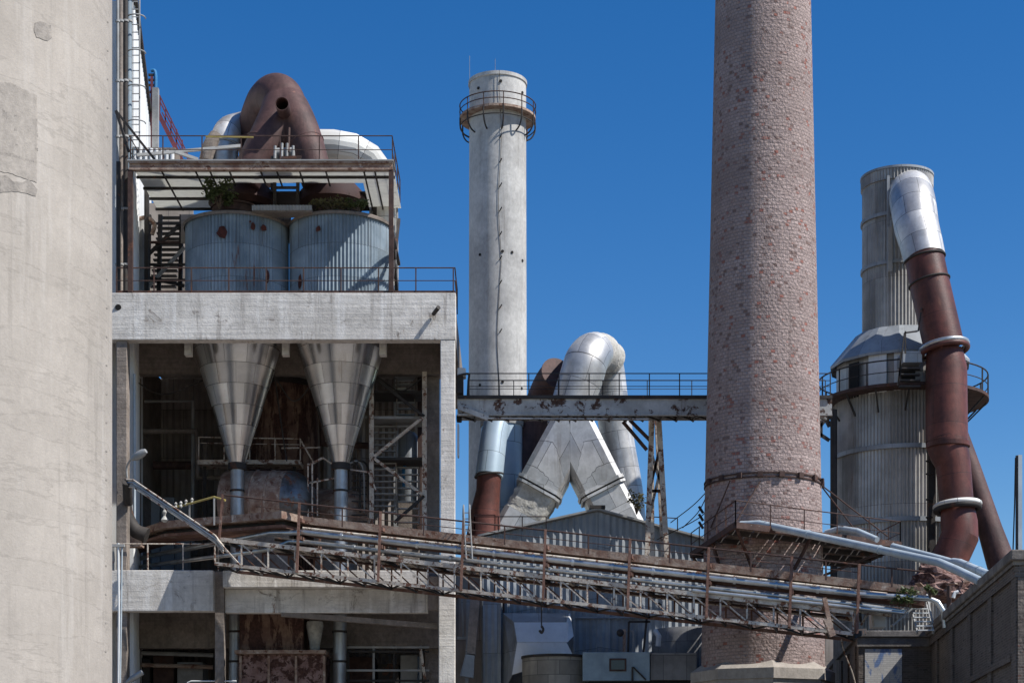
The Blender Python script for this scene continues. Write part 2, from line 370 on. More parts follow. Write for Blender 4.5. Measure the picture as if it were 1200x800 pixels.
def interp(rs,N):
    m=len(rs)-1; return [lerp(rs[min(int(i*m/(N-1)),m-1)],rs[min(int(i*m/(N-1)),m-1)+1], i*m/(N-1)-min(int(i*m/(N-1)),m-1)) for i in range(N)]
def railing(parent, pts, h, n_or_step, mat='rail', r=.028, mids=(.5,), post=None, toe=0., name='railing'):
    """handrail along points; rails are one part, each post a sub-part"""
    r*=.78; m=MB(); pts=[Vector(p) for p in pts]
    for hh in (1.,)+tuple(mids):
        path=[p+Vector((0,0,h*hh)) for p in pts]
        for a,b in zip(path,path[1:]): m.tube([a,b], r if hh==1. else r*.7, 6)
    if toe:
        for a,b in zip(pts,pts[1:]): m.bar(a+Vector((0,0,toe/2)),b+Vector((0,0,toe/2)),.015,toe)
    o=m.build(name,mat,parent)
    L=[0]
    for a,b in zip(pts,pts[1:]): L.append(L[-1]+(b-a).length)
    k=max(1,round(L[-1]/n_or_step))
    for i in range(k+1):
        d=L[-1]*i/k; j=0
        while j<len(L)-2 and d>L[j+1]: j+=1
        p=pts[j].lerp(pts[j+1],(d-L[j])/(L[j+1]-L[j]))
        MB().bar(p,p+Vector((0,0,h)),post or r*1.9).build('post',mat,o)
    return o

# ------------------------------------------------------------------ ground
g=MB().box(-3000,3000,-200,6000,-1,0).build('ground','ground'); g['kind']='structure'

# ------------------------------------------------------------------ big concrete silo on the left
cx,cy,r=CYL(-388,131.5,50)
t=thing('concrete_silo','huge pale concrete silo wall filling the left edge of the photo','silo',(cx,cy,0))
m=MB(); m.lathe(cx,cy,[(r,0),(r,36)],160,cap1=True)
m.build('wall','silo',t)
def silo_pt(x,y,off=.0):       # point on the silo surface seen at pixel x,y
    d=Vector(((x-600)/F,1.)); c=Vector((cx,cy)); a=d.dot(d); b=-2*d.dot(c); q=c.dot(c)-(r+off)**2
    D=(-b-math.sqrt(max(0,b*b-4*a*q)))/(2*a)
    return W(x,y,D)
def silo_patch(poly,off,name,mat):
    pp=[]
    for (xa_,ya_),(xb_,yb_) in zip(poly,poly[1:]+poly[:1]):
        kk_=max(1,int(math.hypot(xb_-xa_,yb_-ya_)/3)); pp+=[(lerp(xa_,xb_,i/kk_)+(0 if kk_<3 or i==0 else .5*math.sin(i*2.3+xa_)),lerp(ya_,yb_,i/kk_)+(0 if kk_<3 or i==0 else .5*math.cos(i*1.9+ya_))) for i in range(kk_)]
    poly=pp
    m=MB(); n=len(poly); mx=sum(q[0] for q in poly)/n; my=sum(q[1] for q in poly)/n; K=10
    o=min(off,.012)
    rg=[[silo_pt(lerp(mx,x,k/K),lerp(my,y,k/K),o) for x,y in poly] for k in range(1,K+1)]+[[silo_pt(x,y,-.01) for x,y in poly]]
    m.rings(rg,cap0=True,cap1=False)
    return m.build(name,mat,t)
silo_patch([(-6,96),(12,97),(43,112),(44,150),(43,188),(43,214),(28,209),(12,203),(-6,200)],.012,'repair_zone','patch2')
silo_patch([(41,27),(47,25),(60,30),(61,44),(56,48),(43,44),(40,36)],.012,'repair_patch','patch')
silo_patch([(0,178),(16,180),(30,185),(42,189),(42,191),(28,189),(14,184),(0,182)],.06,'crack','patch')
silo_patch([(0,206),(8,205),(14,212),(26,214),(34,210),(44,222),(42,230),(28,226),(14,224),(0,226)],.06,'spalled_patch','patch')
silo_patch([(3,128),(9,131),(8,141),(2,139)],.06,'repair_patch','patch')
for (x,y) in [(17,101),(18,119),(18,136),(18,152),(19,170),(42,141),(43,158),(43,175)]:
    silo_patch([(x-1.6,y-1.8),(x+1.6,y-1.4),(x+1.7,y+1.6),(x-1.5,y+1.5)],.055,'plug_hole','patch')
for i in range(23):
    y=26+i*33.5; x=126.6-i*.12
    silo_patch([(x-.8,y-1.),(x+.9,y-.9),(x+.9,y+1.),(x-.8,y+.8)],.008,'tie_hole','patch')

# drain pipes beside the silo
dp=thing('drain_pipe','thin white drain pipe with a bracket beside the silo foot','pipe',W(140,800,70))
MB().tube([W(138.5,636,70),W(139.5,720,70),W(138,900,70)],.05,8).build('downpipe','white',dp)
MB().tube([W(143,640,70),W(142,720,70),W(139.5,880,70)],.035,8).build('downpipe','bluepipe',dp)
MB().bar(W(131,639,70),W(146,639,70),.16,.1).build('bracket','grey',dp)
MB().bar(W(133,641,70.2),W(133,668,70.2),.09).build('bracket','grey',dp)

# ------------------------------------------------------------------ concrete frame building
D0=74.; DR=80.; DB=87.
pb=thing('frame_building','weathered open concrete frame building with two hoppers hanging inside','building',(XP(335,D0),77,0))
xl,xr=XP(118,D0),XP(534,D0); ztop,zbot=ZP(343,D0),ZP(398,D0)
MB().box(xl,xr,D0,D0+.6,zbot,ztop).build('roof_beam','beam',pb,bevel=.03)
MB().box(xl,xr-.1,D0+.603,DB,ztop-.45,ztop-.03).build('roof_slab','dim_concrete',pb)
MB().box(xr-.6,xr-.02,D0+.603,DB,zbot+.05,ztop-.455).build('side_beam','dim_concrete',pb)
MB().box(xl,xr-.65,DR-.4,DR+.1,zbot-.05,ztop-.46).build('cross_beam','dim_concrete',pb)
zf,zfb=ZP(668,D0),ZP(716,D0)
for x0,x1,y0,y1,z0,z1,mt in [
    (XP(516,D0),xr-.03,D0+.02,D0+.62,zf,zbot-.003,'beam'),
    (XP(514,D0),xr-.03,D0+.02,D0+.7,0,zf-.003,'beam'),
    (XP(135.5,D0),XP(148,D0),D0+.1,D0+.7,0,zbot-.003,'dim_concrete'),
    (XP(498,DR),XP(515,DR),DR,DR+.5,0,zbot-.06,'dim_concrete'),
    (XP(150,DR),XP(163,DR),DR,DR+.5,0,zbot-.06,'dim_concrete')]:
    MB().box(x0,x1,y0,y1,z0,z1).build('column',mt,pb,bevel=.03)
MB().box(XP(118,D0),XP(250.5,D0),D0-.1,D0+.5,zfb,zf).build('floor_beam','beam',pb,bevel=.03)
MB().box(XP(261,D0),XP(501,D0),D0+.55,D0+1.0,zfb,ZP(688,D0)).build('floor_beam','beam',pb,bevel=.03)
MB().box(XP(261,D0),XP(501,D0),D0-.02,D0+1.0,ZP(688,D0)+.003,zf).build('slab_edge','beam',pb,bevel=.03)
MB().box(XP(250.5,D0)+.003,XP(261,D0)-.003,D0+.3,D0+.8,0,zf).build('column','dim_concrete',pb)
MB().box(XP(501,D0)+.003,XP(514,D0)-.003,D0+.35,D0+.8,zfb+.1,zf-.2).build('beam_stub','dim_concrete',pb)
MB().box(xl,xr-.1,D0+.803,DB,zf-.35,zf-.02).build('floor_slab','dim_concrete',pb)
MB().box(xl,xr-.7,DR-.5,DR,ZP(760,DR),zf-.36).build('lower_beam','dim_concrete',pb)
MB().bar(W(330,719,74.7),W(515,734,74.9),.3,.22).build('lintel','dim_concrete',pb)
for px in (221,335,449):
    MB().box(XP(px-4,75.5),XP(px+4,75.5),75.3,75.7,ZP(417,75.5),zbot+.4).build('bracket_stub','beam',pb)
w=MB(); w.corrwall((XP(110,DB),DB-.2),(XP(512,DB),DB-.2),0,ztop-.46,.32,.05); w.build('back_wall','dark_cladding',pb)
w=MB(); w.box(XP(100,DB),xl-.02,D0+.8,DB,0,ztop-.5); w.build('side_wall','dim_concrete',pb)
railing(pb,[(XP(136,D0),D0+.1,ztop),(XP(533,D0),D0+.1,ztop),(XP(533,D0),D0+3.2,ztop)],M(30,D0),1.66,'rail',.035,toe=.12)
railing(pb,[(XP(132,D0),D0-.02,zf),(XP(256,D0),D0-.02,zf)],M(31,D0),1.66,'truss',.035,mids=())

MB().tube([W(508,368,73.9),W(514,360,73.4)],.09,8).build('drain_spout','dark',pb)
MB().tube([W(138.5,360,74.1),W(138.5,360,73.96)],.13,10).build('drain_hole','black',pb)
# stair flight / clutter behind the upper left tank
st=thing('service_stair','dark steel service stair in the gap left of the blue tanks','stairs',W(190,342,81))
a=MB()
for i in range(14):
    y=336-i*6.2; a.bar(W(176+i*.8,y,81.5),W(206+i*.6,y,81.5),.3,.06)
a.build('tread','dark',st)
for x in (173,186,211): MB().bar(W(x,344,81),W(x+2,252,81),.18).build('post','dark',st)
for ya,yb in ((338,290),(300,258),(325,335)): MB().bar(W(172,ya,80.8),W(216,yb,80.8),.14).build('stringer','grey' if yb==290 else 'dark',st)
for y in (262,284,310,328): MB().bar(W(160,y,80.7),W(218,y,80.7),.1).build('beam','dark' if y!=284 else 'rail',st)
MB().box(XP(148,84),XP(226,84),84,84.2,ZP(355,84),ZP(238,84)).build('backing_sheet','dark_cladding',st)
MB().tube([W(164,342,80),W(165,258,80)],.2,10).build('riser_pipe','grey',st)
MB().tube(crom([W(158,258,79.5),W(172,255,79.5),W(181,263,79.5),W(178,275,79.5)],4),.1,8).build('bent_pipe','rust',st)

# ------------------------------------------------------------------ hopper tanks
tc,td,tr=CYL(217,338.5,78)
zt=ZP(268,78)
hp=thing('hopper_tank','blue-grey corrugated tank with conical hopper, all in shade, left of the pair','tank',(tc,td,ZP(545,78)),'corrugated hopper tanks')
m=MB(); m.corr(tc,td,tr-.03,ztop-.2,zt,88,.035); m.build('tank_body','galv',hp)
MB().lathe(tc,td,[(tr+.07,zt-.12),(tr+.09,zt),(tr+.02,zt+.05),(.5,zt+.45)],64,cap1=True).build('tank_roof','dim_concrete',hp)
MB().lathe(tc,td-.9,[(.95,zt+.25),(.95,zt+.55),(1.02,zt+.56),(1.02,zt+.65),(.5,zt+.8)],28,cap1=True).build('hatch','rail',hp)
z5=ZP(546,78)
prof=[(lerp(2.2,.33,i/10),lerp(ztop-.5,z5,i/10)) for i in range(11)]
m=MB(); m.lathe(tc,td,prof[::-1],48); m.build('hopper_cone','cone',hp)
MB().lathe(tc,td,[(.30,z5-.18),(.41,z5-.16),(.41,z5+.12),(.34,z5+.14)],32).build('collar','dark',hp)
MB().tube([(tc,td,z5-.1),(tc,td,ZP(612,78)),(tc-.1,td-.1,4.)],.30,20).build('outlet_pipe','galvpipe',hp)
for q in (ZP(575,78),ZP(740,78),ZP(775,78)): MB().lathe(tc-(.06 if q<12 else 0),td-(.06 if q<12 else 0),[(.31,q-.05),(.335,q-.04),(.335,q+.04),(.31,q+.05)],24).build('pipe_band','dark',hp)
hp2=dup(hp,(M(121.5,78),0,0),'blue-grey corrugated tank with conical hopper, sunlit on its right half')

def tank_patch(par,ox,x,y,w,h,mat='rust_red'):
    s_=(x-277.5)/60.5; a=math.asin(max(-.98,min(.98,s_)))-math.pi/2; rr=random.Random(int(x*7+y)); D=td+tr*math.sin(a)
    d=Vector((math.cos(a),math.sin(a),0)); q=Vector((tc+ox,td,0))+d*(tr+.02); tt=Vector((-d.y,d.x,0)); z=ZP(y,D); n=11
    ring=[q+tt*(w*math.cos(2*math.pi*i/n)*rr.uniform(.6,1.1))+Vector((0,0,z+h*math.sin(2*math.pi*i/n)*rr.uniform(.6,1.15))) for i in range(n)]
    MB().prism(ring,d*.03).build('rust_patch',mat,par)
tank_patch(hp,0,270,272,.26,.28); tank_patch(hp,0,304,266,.11,.18); tank_patch(hp,0,315,267,.18,.17); tank_patch(hp,0,301,260,.05,.05)
tank_patch(hp2,M(121.5,78),257.5,268,.13,.15); tank_patch(hp2,M(121.5,78),235,330,.12,.35); tank_patch(hp,0,319,325,.10,.3)
# catwalk between the tanks' tops
cw=thing('roof_catwalk','grey corrugated catwalk strip bridging the two tank tops','walkway',(tc+tr,75.6,zt))
m=MB(); m.corrwall((tc+1.0,75.65),(tc+3.6,75.65),zt+.02,zt+.24,.14,.02); m.build('edge_sheet','grey',cw)
MB().box(tc+1.0,tc+3.6,75.7,76.5,zt-.02,zt+.12).build('plank','dim_concrete',cw)

# ------------------------------------------------------------------ steel roof rack above the tanks
zd=ZP(199,D0); zd2=ZP(189,D0)
rk=thing('steel_roof_rack','rusty steel roof deck on posts above the blue tanks','platform',(XP(305,D0),77,ztop))
xa,xb=XP(151,D0),XP(460,D0)
MB().box(xa,xb,D0-.02,D0+.22,zd,zd+.08).box(xa,xb,D0-.02,D0+.22,zd2-.08,zd2).box(xa,xb,D0+.07,D0+.13,zd+.083,zd2-.083).build('front_beam','rust',rk)
MB().box(xa-.05,xb+.05,D0-.06,D0+1.1,zd2+.003,zd2+.06).build('deck_plate','grey',rk)
m=MB(); m.box(xa+.05,XP(245,D0),D0+.25,79.6,zd2-.06,zd2-.03); m.box(XP(245,D0),xb,D0+.25,76.4,zd2-.06,zd2-.03); m.box(XP(420,D0),xb,76.4,79.6,zd2-.061,zd2-.031)
m.build('roof_sheet','sheetroof',rk)
m=MB(); m.box(XP(245,D0)+.02,XP(420,D0),77.5,80,zd2-.05,zd2-.03); m.build('rear_plate','dark',rk)
MB().box(XP(212,80.3),XP(341,80.3),80.3,80.36,zt+.1,zd2-.1).box(XP(353,80.3),XP(446,80.3),80.3,80.36,zt+.1,zd2-.1).build('dark_gap_sheet','dark_cladding',rk)  # dark sheets added to darken the gap behind the tanks
for a_,b_ in (((D0+.1,342),(79.5,206)),((79.5,342),(D0+.1,240)),((D0+.1,262),(79.5,262))): MB().bar(Vector((XP(458.5,D0)-.03,a_[0],ZP(a_[1],D0))),Vector((XP(458.5,D0)-.03,b_[0],ZP(b_[1],D0))),.13).build('side_brace','dark',rk)
for d in (75.55,76.9,78.2,79.55): MB().box(xa,XP(245,D0) if d>75.6 else xb,d-.05,d+.05,zd2-.17,zd2-.065).build('purlin','dark',rk)
for px in (186,226,243,266,303,322,349,380,425,438): MB().box(XP(px-.9,D0),XP(px+.9,D0),D0+.25,79.5 if px<244 or px>423 else 76.4,zd2-.22,zd2-.175).build('joist','dark',rk)
for px in (322,349): MB().bar(W(px,199,76.4),W(px,246,76.4),.14).build('hanger','dark',rk)
for px,d in ((153,D0+.1),(458.5,D0+.1)): MB().bar(W(px,343,d),W(px,199,d),.2,.2).build('post','rail',rk)
for px,d in ((172,79.5),(440,79.5),(320,79.5)): MB().bar(W(px,350,d),W(px,214,d),.2,.2).build('post','dark',rk)
MB().bar(W(322,208,76.4),W(349,208,76.4),.1).bar(W(322,220,76.4),W(349,220,76.4),.1).build('hanger_rung','dark',rk)
railing(rk,[(xa+.02,79.2,zd2+.06),(xa+.02,D0,zd2+.06),(xb-.02,D0,zd2+.06),(xb-.02,79.2,zd2+.06)],M(28,D0),1.62,'rail',.032,mids=(.42,))
MB().tube([W(241,160.2,D0-.0),W(297,161.,D0-.0)],.04,6).build('painted_rail','yellow',rk,'yellow painted length of top rail')
MB().bar(W(160,182,D0+.5),W(282,171,76),.12).bar(W(205,178,D0+.6),W(232,187,75),.12).build('loose_strut','grey',rk)

# bells in a shade-darkened brown and inverted trouser duct on the deck
bd=thing('trouser_duct','tall brown arched duct with two spread legs on the roof deck','duct',W(330,188,78))
Z1=zd2+.06
m=MB()
p=crom([W(304,215,80.5),W(302,170,80.5),W(305,148,80.2),W(315,124,79.6),W(325,115,78.8),W(333,122,78.2),W(335,134,77.9)],6); m.tube(p,interp([.82,.9,1.0,1.06,1.06,.98,.75],len(p)),26)
p=crom([W(327,122,78.7),W(331,130,77.9),W(318,155,77.2),W(300,186,76.9),W(286,215,76.9)],6); m.tube(p,interp([.86,.94,.84,.72,.70],len(p)),26)
p=crom([W(327,122,78.7),W(338,129,77.9),W(352,155,77.2),W(364,186,76.9),W(373,215,76.9)],6); m.tube(p,interp([.86,.94,.86,.76,.72],len(p)),26)
o=m.build('duct_body','brown',bd,angle=60)
rm=o.modifiers.new('weld','REMESH'); rm.mode='VOXEL'; rm.voxel_size=.06; rm.use_smooth_shade=True
sm_=o.modifiers.new('soften','SMOOTH'); sm_.factor=.5; sm_.iterations=8
m=MB(); a=W(337,142,77.6); b=Vector((a.x,75.7,a.z)); m.tube([a,b],.30,20,caps=False); m.tube([a,b],.27,20,caps=False); m.torus(b,b-a,.285,.02,24,6); m.build('stub_pipe','brown',bd)
for q_,d_,r_ in ((W(309,170,77.05),W(300,186,76.9)-W(318,155,77.2),.79),(W(358,170,77.05),W(364,186,76.9)-W(352,155,77.2),.82),(W(303,165,80.4),Vector((0,0,1)),.92)): MB().torus(q_,d_,r_,.035,36,6).build('weld_seam','brown',bd)
MB().tube([a.lerp(b,.3),a.lerp(b,.5)],.265,20).build('stub_inner_shade','black',bd)  # black disc painted in as the shade inside the open pipe
for px in (284,389):
    m=MB(); bx=XP(px,78.2); m.lathe(bx,78.2,[(1.3,ZP(246,78.2)),(1.5,ZP(240,78.2)),(1.45,ZP(228,78.2)),(1.1,ZP(218,78.2)),(.7,ZP(212,78.2))],40,cap0=True,cap1=True); m.build('bell','shaded_brown',bd)
fm=thing('fan_motor','small grey fan motor with upright valves between the brown duct legs','motor',W(332,188,75.2))
MB().tube([W(322,180,75.4),W(345,179,75.4)],.22,14).build('motor','grey',fm)
MB().box(XP(318,75.2),XP(352,75.2),75,75.6,ZP(189,75.2),ZP(185,75.2)).build('base','dark',fm)
for px in (322,330,336,343): MB().tube([W(px,186,75),W(px+.5,168+(px%3)*3,75)],.06,8).build('valve_stem','grey',fm)
MB().tube([W(338,178,75),W(339,150,75.4)],.05,8).build('valve_stem','rail',fm)
MB().bar(W(330,185,74.9),W(353,184,74.9),.1).build('lever','rail',fm)

sd=thing('stained_duct','silver roof duct with rust-coloured stain left of the brown duct','duct',W(262,188,80))
m=MB(); p=crom([W(296,147,80.8),W(280,150,80.5),W(268,155,80),W(263,170,79.6),W(261,200,79.6)],4); m.tube(p,.66,24); m.build('duct_body','silver_stain',sd)
MB().torus(W(263,169,79.6),(0.05,0,1),.67,.03).build('band','grey',sd)
MB().tube(crom([W(242,188,79),W(246,172,79),W(254,160,79.2)],4),.34,12).build('side_pipe','dim_concrete',sd)
wd=thing('elbow_duct','cream faceted elbow duct running down the right end of the roof deck','duct',W(449,343,80))
m=MB(); p=[W(340,169.5,79),W(391,170,79),W(413,174,79.2),W(432,185,79.5),W(446,204,79.8),W(449.5,232,80),W(449.5,345,80)]; m.tube(p,[.66]*7,20); m.build('duct_body','whitepaint',wd,angle=15)
MB().torus(p[4],p[5]-p[3],.67,.03).build('band','grey',wd)
MB().tube([W(465,216,79.6),W(466,345,79.6)],.05,6).build('cable_pipe','grey',wd)

# ------------------------------------------------------------------ shrubs (leaf clumps)
def bush(name,label,c,rx,ry,rz,n,mat='leaf',group=None,stems=7,size=.09,clumps=9,cat='shrub'):
    t=thing(name,label,cat,c-Vector((0,0,rz)),group)
    rnd=random.Random(int(abs(c.x*97+c.z*31)*10)); m=MB(); cl=[]
    for i in range(clumps):
        a=rnd.uniform(0,6.28); e=rnd.uniform(-.5,1); q=rnd.uniform(.35,.85)
        cl.append((c+Vector((rx*q*math.cos(a),ry*q*math.sin(a),rz*e*.8)),rnd.uniform(.22,.42)))
    for i in range(n):
        cc,cr=rnd.choice(cl); d=Vector((rnd.gauss(0,1),rnd.gauss(0,1),rnd.gauss(0,1)))*cr*.62
        p=cc+Vector((d.x*rx,d.y*ry,d.z*rz)); ax=Vector((rnd.gauss(0,1),rnd.gauss(0,1),rnd.gauss(0,.6))).normalized()
        b=ax.cross(Vector((rnd.gauss(0,1),rnd.gauss(0,1),rnd.gauss(0,1)))).normalized(); s=size*rnd.uniform(.5,1.25)
        m.add([p-ax*s,p+b*s*.45,p+ax*s,p-b*s*.45],[(0,1,2,3)])
    m.build('foliage',mat,t)
    s=MB()
    for cc,cr in cl[:stems]: s.tube([c-Vector((0,0,rz)),c.lerp(cc,.5)-Vector((0,0,rz*.3)),cc],[.03,.02,.008],5)
    s.build('stem','twig',t); return t
bush('shrub','dense green shrub rooted on top of the left blue tank',W(257,228,75.8),.72,.55,.64,1100,stems=9)
bush('shrub','sparse yellowing weeds rooted on top of the right blue tank',W(388,241,75.9),.85,.4,.3,380,'dryleaf',clumps=12)
bush('shrub','low green weeds against the right post of the tank roof',W(418,241,75.9),.55,.4,.3,320,clumps=8)

# ------------------------------------------------------------------ tall clad building at far left behind the deck
tb=thing('clad_tower','tall white clad tower block rising behind the silo edge','building',(-18.3,83,0))
zt_=36.9
A=(XP(152,76.5)-1.2,76.); B=(XP(174,91),91.); 
A=(XP(156.5,76),76.); B=(XP(177,91),91.)
m=MB(); m.corrwall(A,B,0,zt_,.5,.05); m.build('side_wall','white',tb)
m=MB(); m.wallquad((A[0]-6,A[1]),A,0,zt_-.01); m.build('front_wall','white',tb)
MB().bar((A[0],A[1],zt_+.05),(B[0],B[1],zt_+.05),.35,.25).build('roof_edge','dark',tb)
m=MB(); m.prism([Vector((A[0]-6,A[1]+.1,zt_-.3)),Vector((A[0]-.1,A[1]+.1,zt_-.3)),Vector((B[0]-.1,B[1],zt_-.3)),Vector((B[0]-6,B[1],zt_-.3))],(0,0,.2)); m.build('roof','dim_concrete',tb)
lb=thing('louvre_housing','low ribbed white housing at the left end of the roof deck','housing',W(178,188,76))
m=MB()
for i in range(9): 
    x=152+i*6.2; m.tube([W(x,189,75.8),W(x,172-(i<1)*3+i*.6,75.8)],.1,8)
m.build('rib','white',lb)
MB().box(XP(150,76),XP(206,76),75.9,77,ZP(189,76),ZP(174,76)).build('body','dim_concrete',lb)
for k,(x,D,rr,mt,lab) in enumerate([(137.8,74.6,.07,'grey','thin grey riser pipe hugging the silo edge'),(141.5,74.8,.10,'dim_concrete','dull brown riser pipe beside the silo edge'),(147,75.2,.11,'dark','dark riser pipe between silo and white tower'),(151,75.6,.13,'galv','wide galvanised riser pipe against the white tower')]):
    y1=ZP(343,D); t=thing('riser_pipe',lab,'pipe',(XP(x,D),D,y1),'riser pipes beside the silo')
    MB().tube([(XP(x,D),D,y1),(XP(x,D),D,38)],rr,12).build('pipe',mt,t)
    for y in (25,95,160,245,310): MB().lathe(XP(x,D),D,[(rr,ZP(y,D)-.05),(rr+.035,ZP(y,D)-.04),(rr+.035,ZP(y,D)+.04),(rr,ZP(y,D)+.05)],12).build('clamp','grey',t)
MB().bar(W(139,343,74.5),W(139,190,74.5),.16).build('post','dark',rk)
cl=thing('caged_ladder','thin caged ladder with hoops climbing the white tower','ladder',W(160,188,75.8))
for x in (153.5,163.5): MB().tube([W(x,180,75.7),W(x,-30,75.7)],.035,6).build('stile','grey',cl)
for y in range(-20,170,41):
    m=MB(); c=W(160,y,75.5); m.tube([c+Vector((.38*math.cos(q),-.35*math.sin(q),0)) for q in [math.pi*i/12 for i in range(-1,14)]],.03,6); m.build('hoop','grey',cl)
for y in range(2,178,9): MB().bar(W(153.5,y,75.7),W(163.5,y,75.7),.035).build('rung','grey',cl)
for (a,b,lab) in (((136,130),(182,188),'dark diagonal strut crossing the riser pipes, lower end on the deck'),((136,130),(151,178),'short dark strut fixed between silo and riser pipes')):
    MB().bar(W(*a,74.3),W(*b,74.2),.1).build('strut','dark',rk)
rs=thing('red_stair','dull red inclined stair behind the roof deck','stairs',W(205,188,90))
for (a,b,ww) in (((186,134),(216,194),.22),((182,108),(222,190),.07),((187,112),(226,194),.07),((190,132),(214,180),.06)):
    MB().bar(W(*a,90),W(*b,90),ww).build('stringer' if ww>.1 else 'handrail','red',rs)
for i in range(5):
    a=W(187+i*6.5,136+i*12.5,90); MB().bar(a,a+Vector((.03,0,M(22,90))),.06).build('post','red',rs)
ms=thing('vent_mast','grey vent mast with a blue hooked top behind the white tower','mast',W(181,188,88))
MB().bar(W(182,192,88),W(182.5,104,88),.3).build('mast','grey',ms)
MB().bar(W(178,192,88),W(178,90,88),.12).build('mast','red',ms)
MB().tube(crom([W(182.5,105,88),W(182.5,90,88),W(181,83,88),W(177,83,88)],4),.09,8).build('hook','blue',ms)
for y in (88,94,100,108): MB().bar(W(174,y,88),W(182,y,88),.1).build('rung','dark',ms)

# ------------------------------------------------------------------ inside the frame
tw=thing('stair_tower','braced steel stair tower inside the right bay of the concrete frame','stairs',W(467,615,80))
for x,d,mt in ((435.5,79,'truss'),(497.5,79,'truss'),(464,81.5,'grey'),(492,82,'rail')): MB().bar(W(x,640,d),W(x,436,d),.2,.2).build('post',mt,tw)
for (a,b,mt) in (((436,440),(497,488),'dark'),((497,488),(437,536),'truss'),((437,536),(497,581),'truss'),((497,581),(462,612),'dark')): MB().bar(W(*a,78.9),W(*b,78.9),.13).build('brace',mt,tw)
for y in (458,488,536): MB().box(XP(436,79.4),XP(498,79.4),79.3,81,ZP(y+3,79.4),ZP(y,79.4)).build('landing','grey' if y==488 else 'dark',tw)
for x0,x1,y0,y1,n,d in ((438,464,600,500,15,79.6),(466,491,612,548,9,79.9),(465,486,500,444,9,80.2)):
    m=MB()
    for i in range(n):
        y=lerp(y0,y1,i/(n-1)); m.bar(W(x0,y,d+i*.06),W(x1,y,d+i*.06),.26,.045)
    m.build('stair_flight','grey',tw)
    for x in (x0,x1): MB().bar(W(x,y0+3,d),W(x,y1,d+n*.06),.06,.2).build('stringer','dim_concrete',tw)
m=MB()
for i in range(5): m.bar(W(463,441+i*5,81),W(488-i*4,440+i*5,81),.05,.1)
m.build('open_grating','white',tw)
vs=thing('small_vessel','small grey upright vessel standing inside the stair tower','vessel',W(478,565,82.5))
vx,vy,vr=CYL(466,492,82.5); MB().lathe(vx,vy,[(vr*.95,ZP(590,82.5)),(vr,ZP(545,82.5)),(vr,ZP(515,82.5)),(vr*.6,ZP(507,82.5)),(.05,ZP(505,82.5))],28).build('shell','cladding',vs)
MB().tube([W(473,570,80.7),W(473,550,80.7),W(476,540,80.7)],.07,8).build('lever','blue',vs)
MB().box(vx-.5,vx+.5,vy-.5,vy+.5,zf,ZP(590,82.5)).build('pedestal','dim_concrete',vs)

dv=thing('spalled_vessel','tall brown upright vessel with flaked lining between the two hoppers','vessel',W(336,600,84))
vx,vy,vr=CYL(286,373,84); m=MB(); m.lathe(vx,vy,[(vr,zf),(vr,ZP(455,84))],48,cap1=True); m.build('shell','rust_streak',dv)
MB().lathe(vx,vy,[(vr+.02,ZP(458,84)),(vr+.15,ZP(458,84)),(vr+.15,ZP(452,84)),(vr-.1,ZP(452,84))],48).build('top_ring','dark',dv)
dr=thing('rust_drum','rusty horizontal drum with a domed shiny end behind the left outlet pipe','drum',W(325,620,79.5))
c0=W(268,590,79.8); c1=W(340,590,79.2); rr=M(38,79.5); ax=(c1-c0).normalized()
m=MB(); m.tube([c0,c0.lerp(c1,.5),c1],rr,36); m.build('shell','rust',dr)
m=MB(); m.tube([c1+ax*(math.sin(q)*1.25) for q in [i*math.pi/2/8 for i in range(9)]],[max(.02,rr*math.cos(i*math.pi/2/8)) for i in range(9)],36); m.build('dome','dome',dr)
for k in (.25,.5,.75): MB().torus(c0.lerp(c1,k),ax,rr,.05).build('hoop','rust',dr)
MB().box(c0.x+.4,c1.x,78.8,80.6,zf,c0.z-rr*.8).build('saddle','dim_concrete',dr)
d2=thing('rust_drum','smaller rusty drum at the foot of the right hopper pipe','drum',W(410,620,80))
m=MB(); c0=W(372,600,81.5); c1=W(415,603,80.3); ax=(c1-c0).normalized(); rr=M(28,80)
m.tube([c0,c1],rr,30); m.tube([c1+ax*(math.sin(q)*.6) for q in [i*math.pi/2/6 for i in range(7)]],[max(.02,rr*math.cos(i*math.pi/2/6)) for i in range(7)],30); m.build('shell','rust',d2)
MB().box(c0.x,c1.x,80,82,zf,c0.z-rr*.7).build('saddle','dim_concrete',d2)
ip=thing('inspection_platform','small railed inspection platform halfway up between the hopper cones','platform',W(300,543,80.5))
MB().box(XP(232,80.5),XP(352,80.5),80.4,81.6,ZP(544,80.5),ZP(539,80.5)).build('deck','truss',ip)
railing(ip,[W(233,539,80.4),W(352,541,80.4)],M(27,80.4),1.3,'truss',.035,mids=(.75,))
MB().bar(W(352,515,80.3),W(367,541,80.3),.07).bar(W(330,525,80.3),W(375,524,80.3),.06).bar(W(367,543,80.3),W(380,536,80.3),.06).build('stair_rail','truss',ip)
for x in (240,345): MB().bar(W(x,541,81),W(x,640,81),.14).build('post','dark',ip)
l2=thing('ladder_cage','dark hooped ladder rails beside the right hopper outlet','ladder',W(415,615,79.5))
for x0 in (403,408,414): MB().tube(crom([W(x0-2,545,79.4),W(x0+10,540,79.4),W(x0+18,552,79.4),W(x0+19,600,79.4)],4),.045,6).build('hoop','dark' if x0!=408 else 'grey',l2)
m=MB()
for y in range(555,612,8): m.bar(W(412,y,79.4),W(430,y,79.4),.05)
m.build('rungs','dark',l2)
hb=thing('access_frame','grey handrail frame around the foot of the right hopper','railing',W(372,605,78.6))
for a,b in (((361,543),(361,606)),((366,543),(366,606)),((361,545),(378,536)),((378,536),(396,548)),((361,566),(392,560)),((372,560),(372,604)),((396,548),(432,553)),((432,553),(441,575))): MB().bar(W(*a,78.4),W(*b,78.4),.06).build('rail','truss',hb)
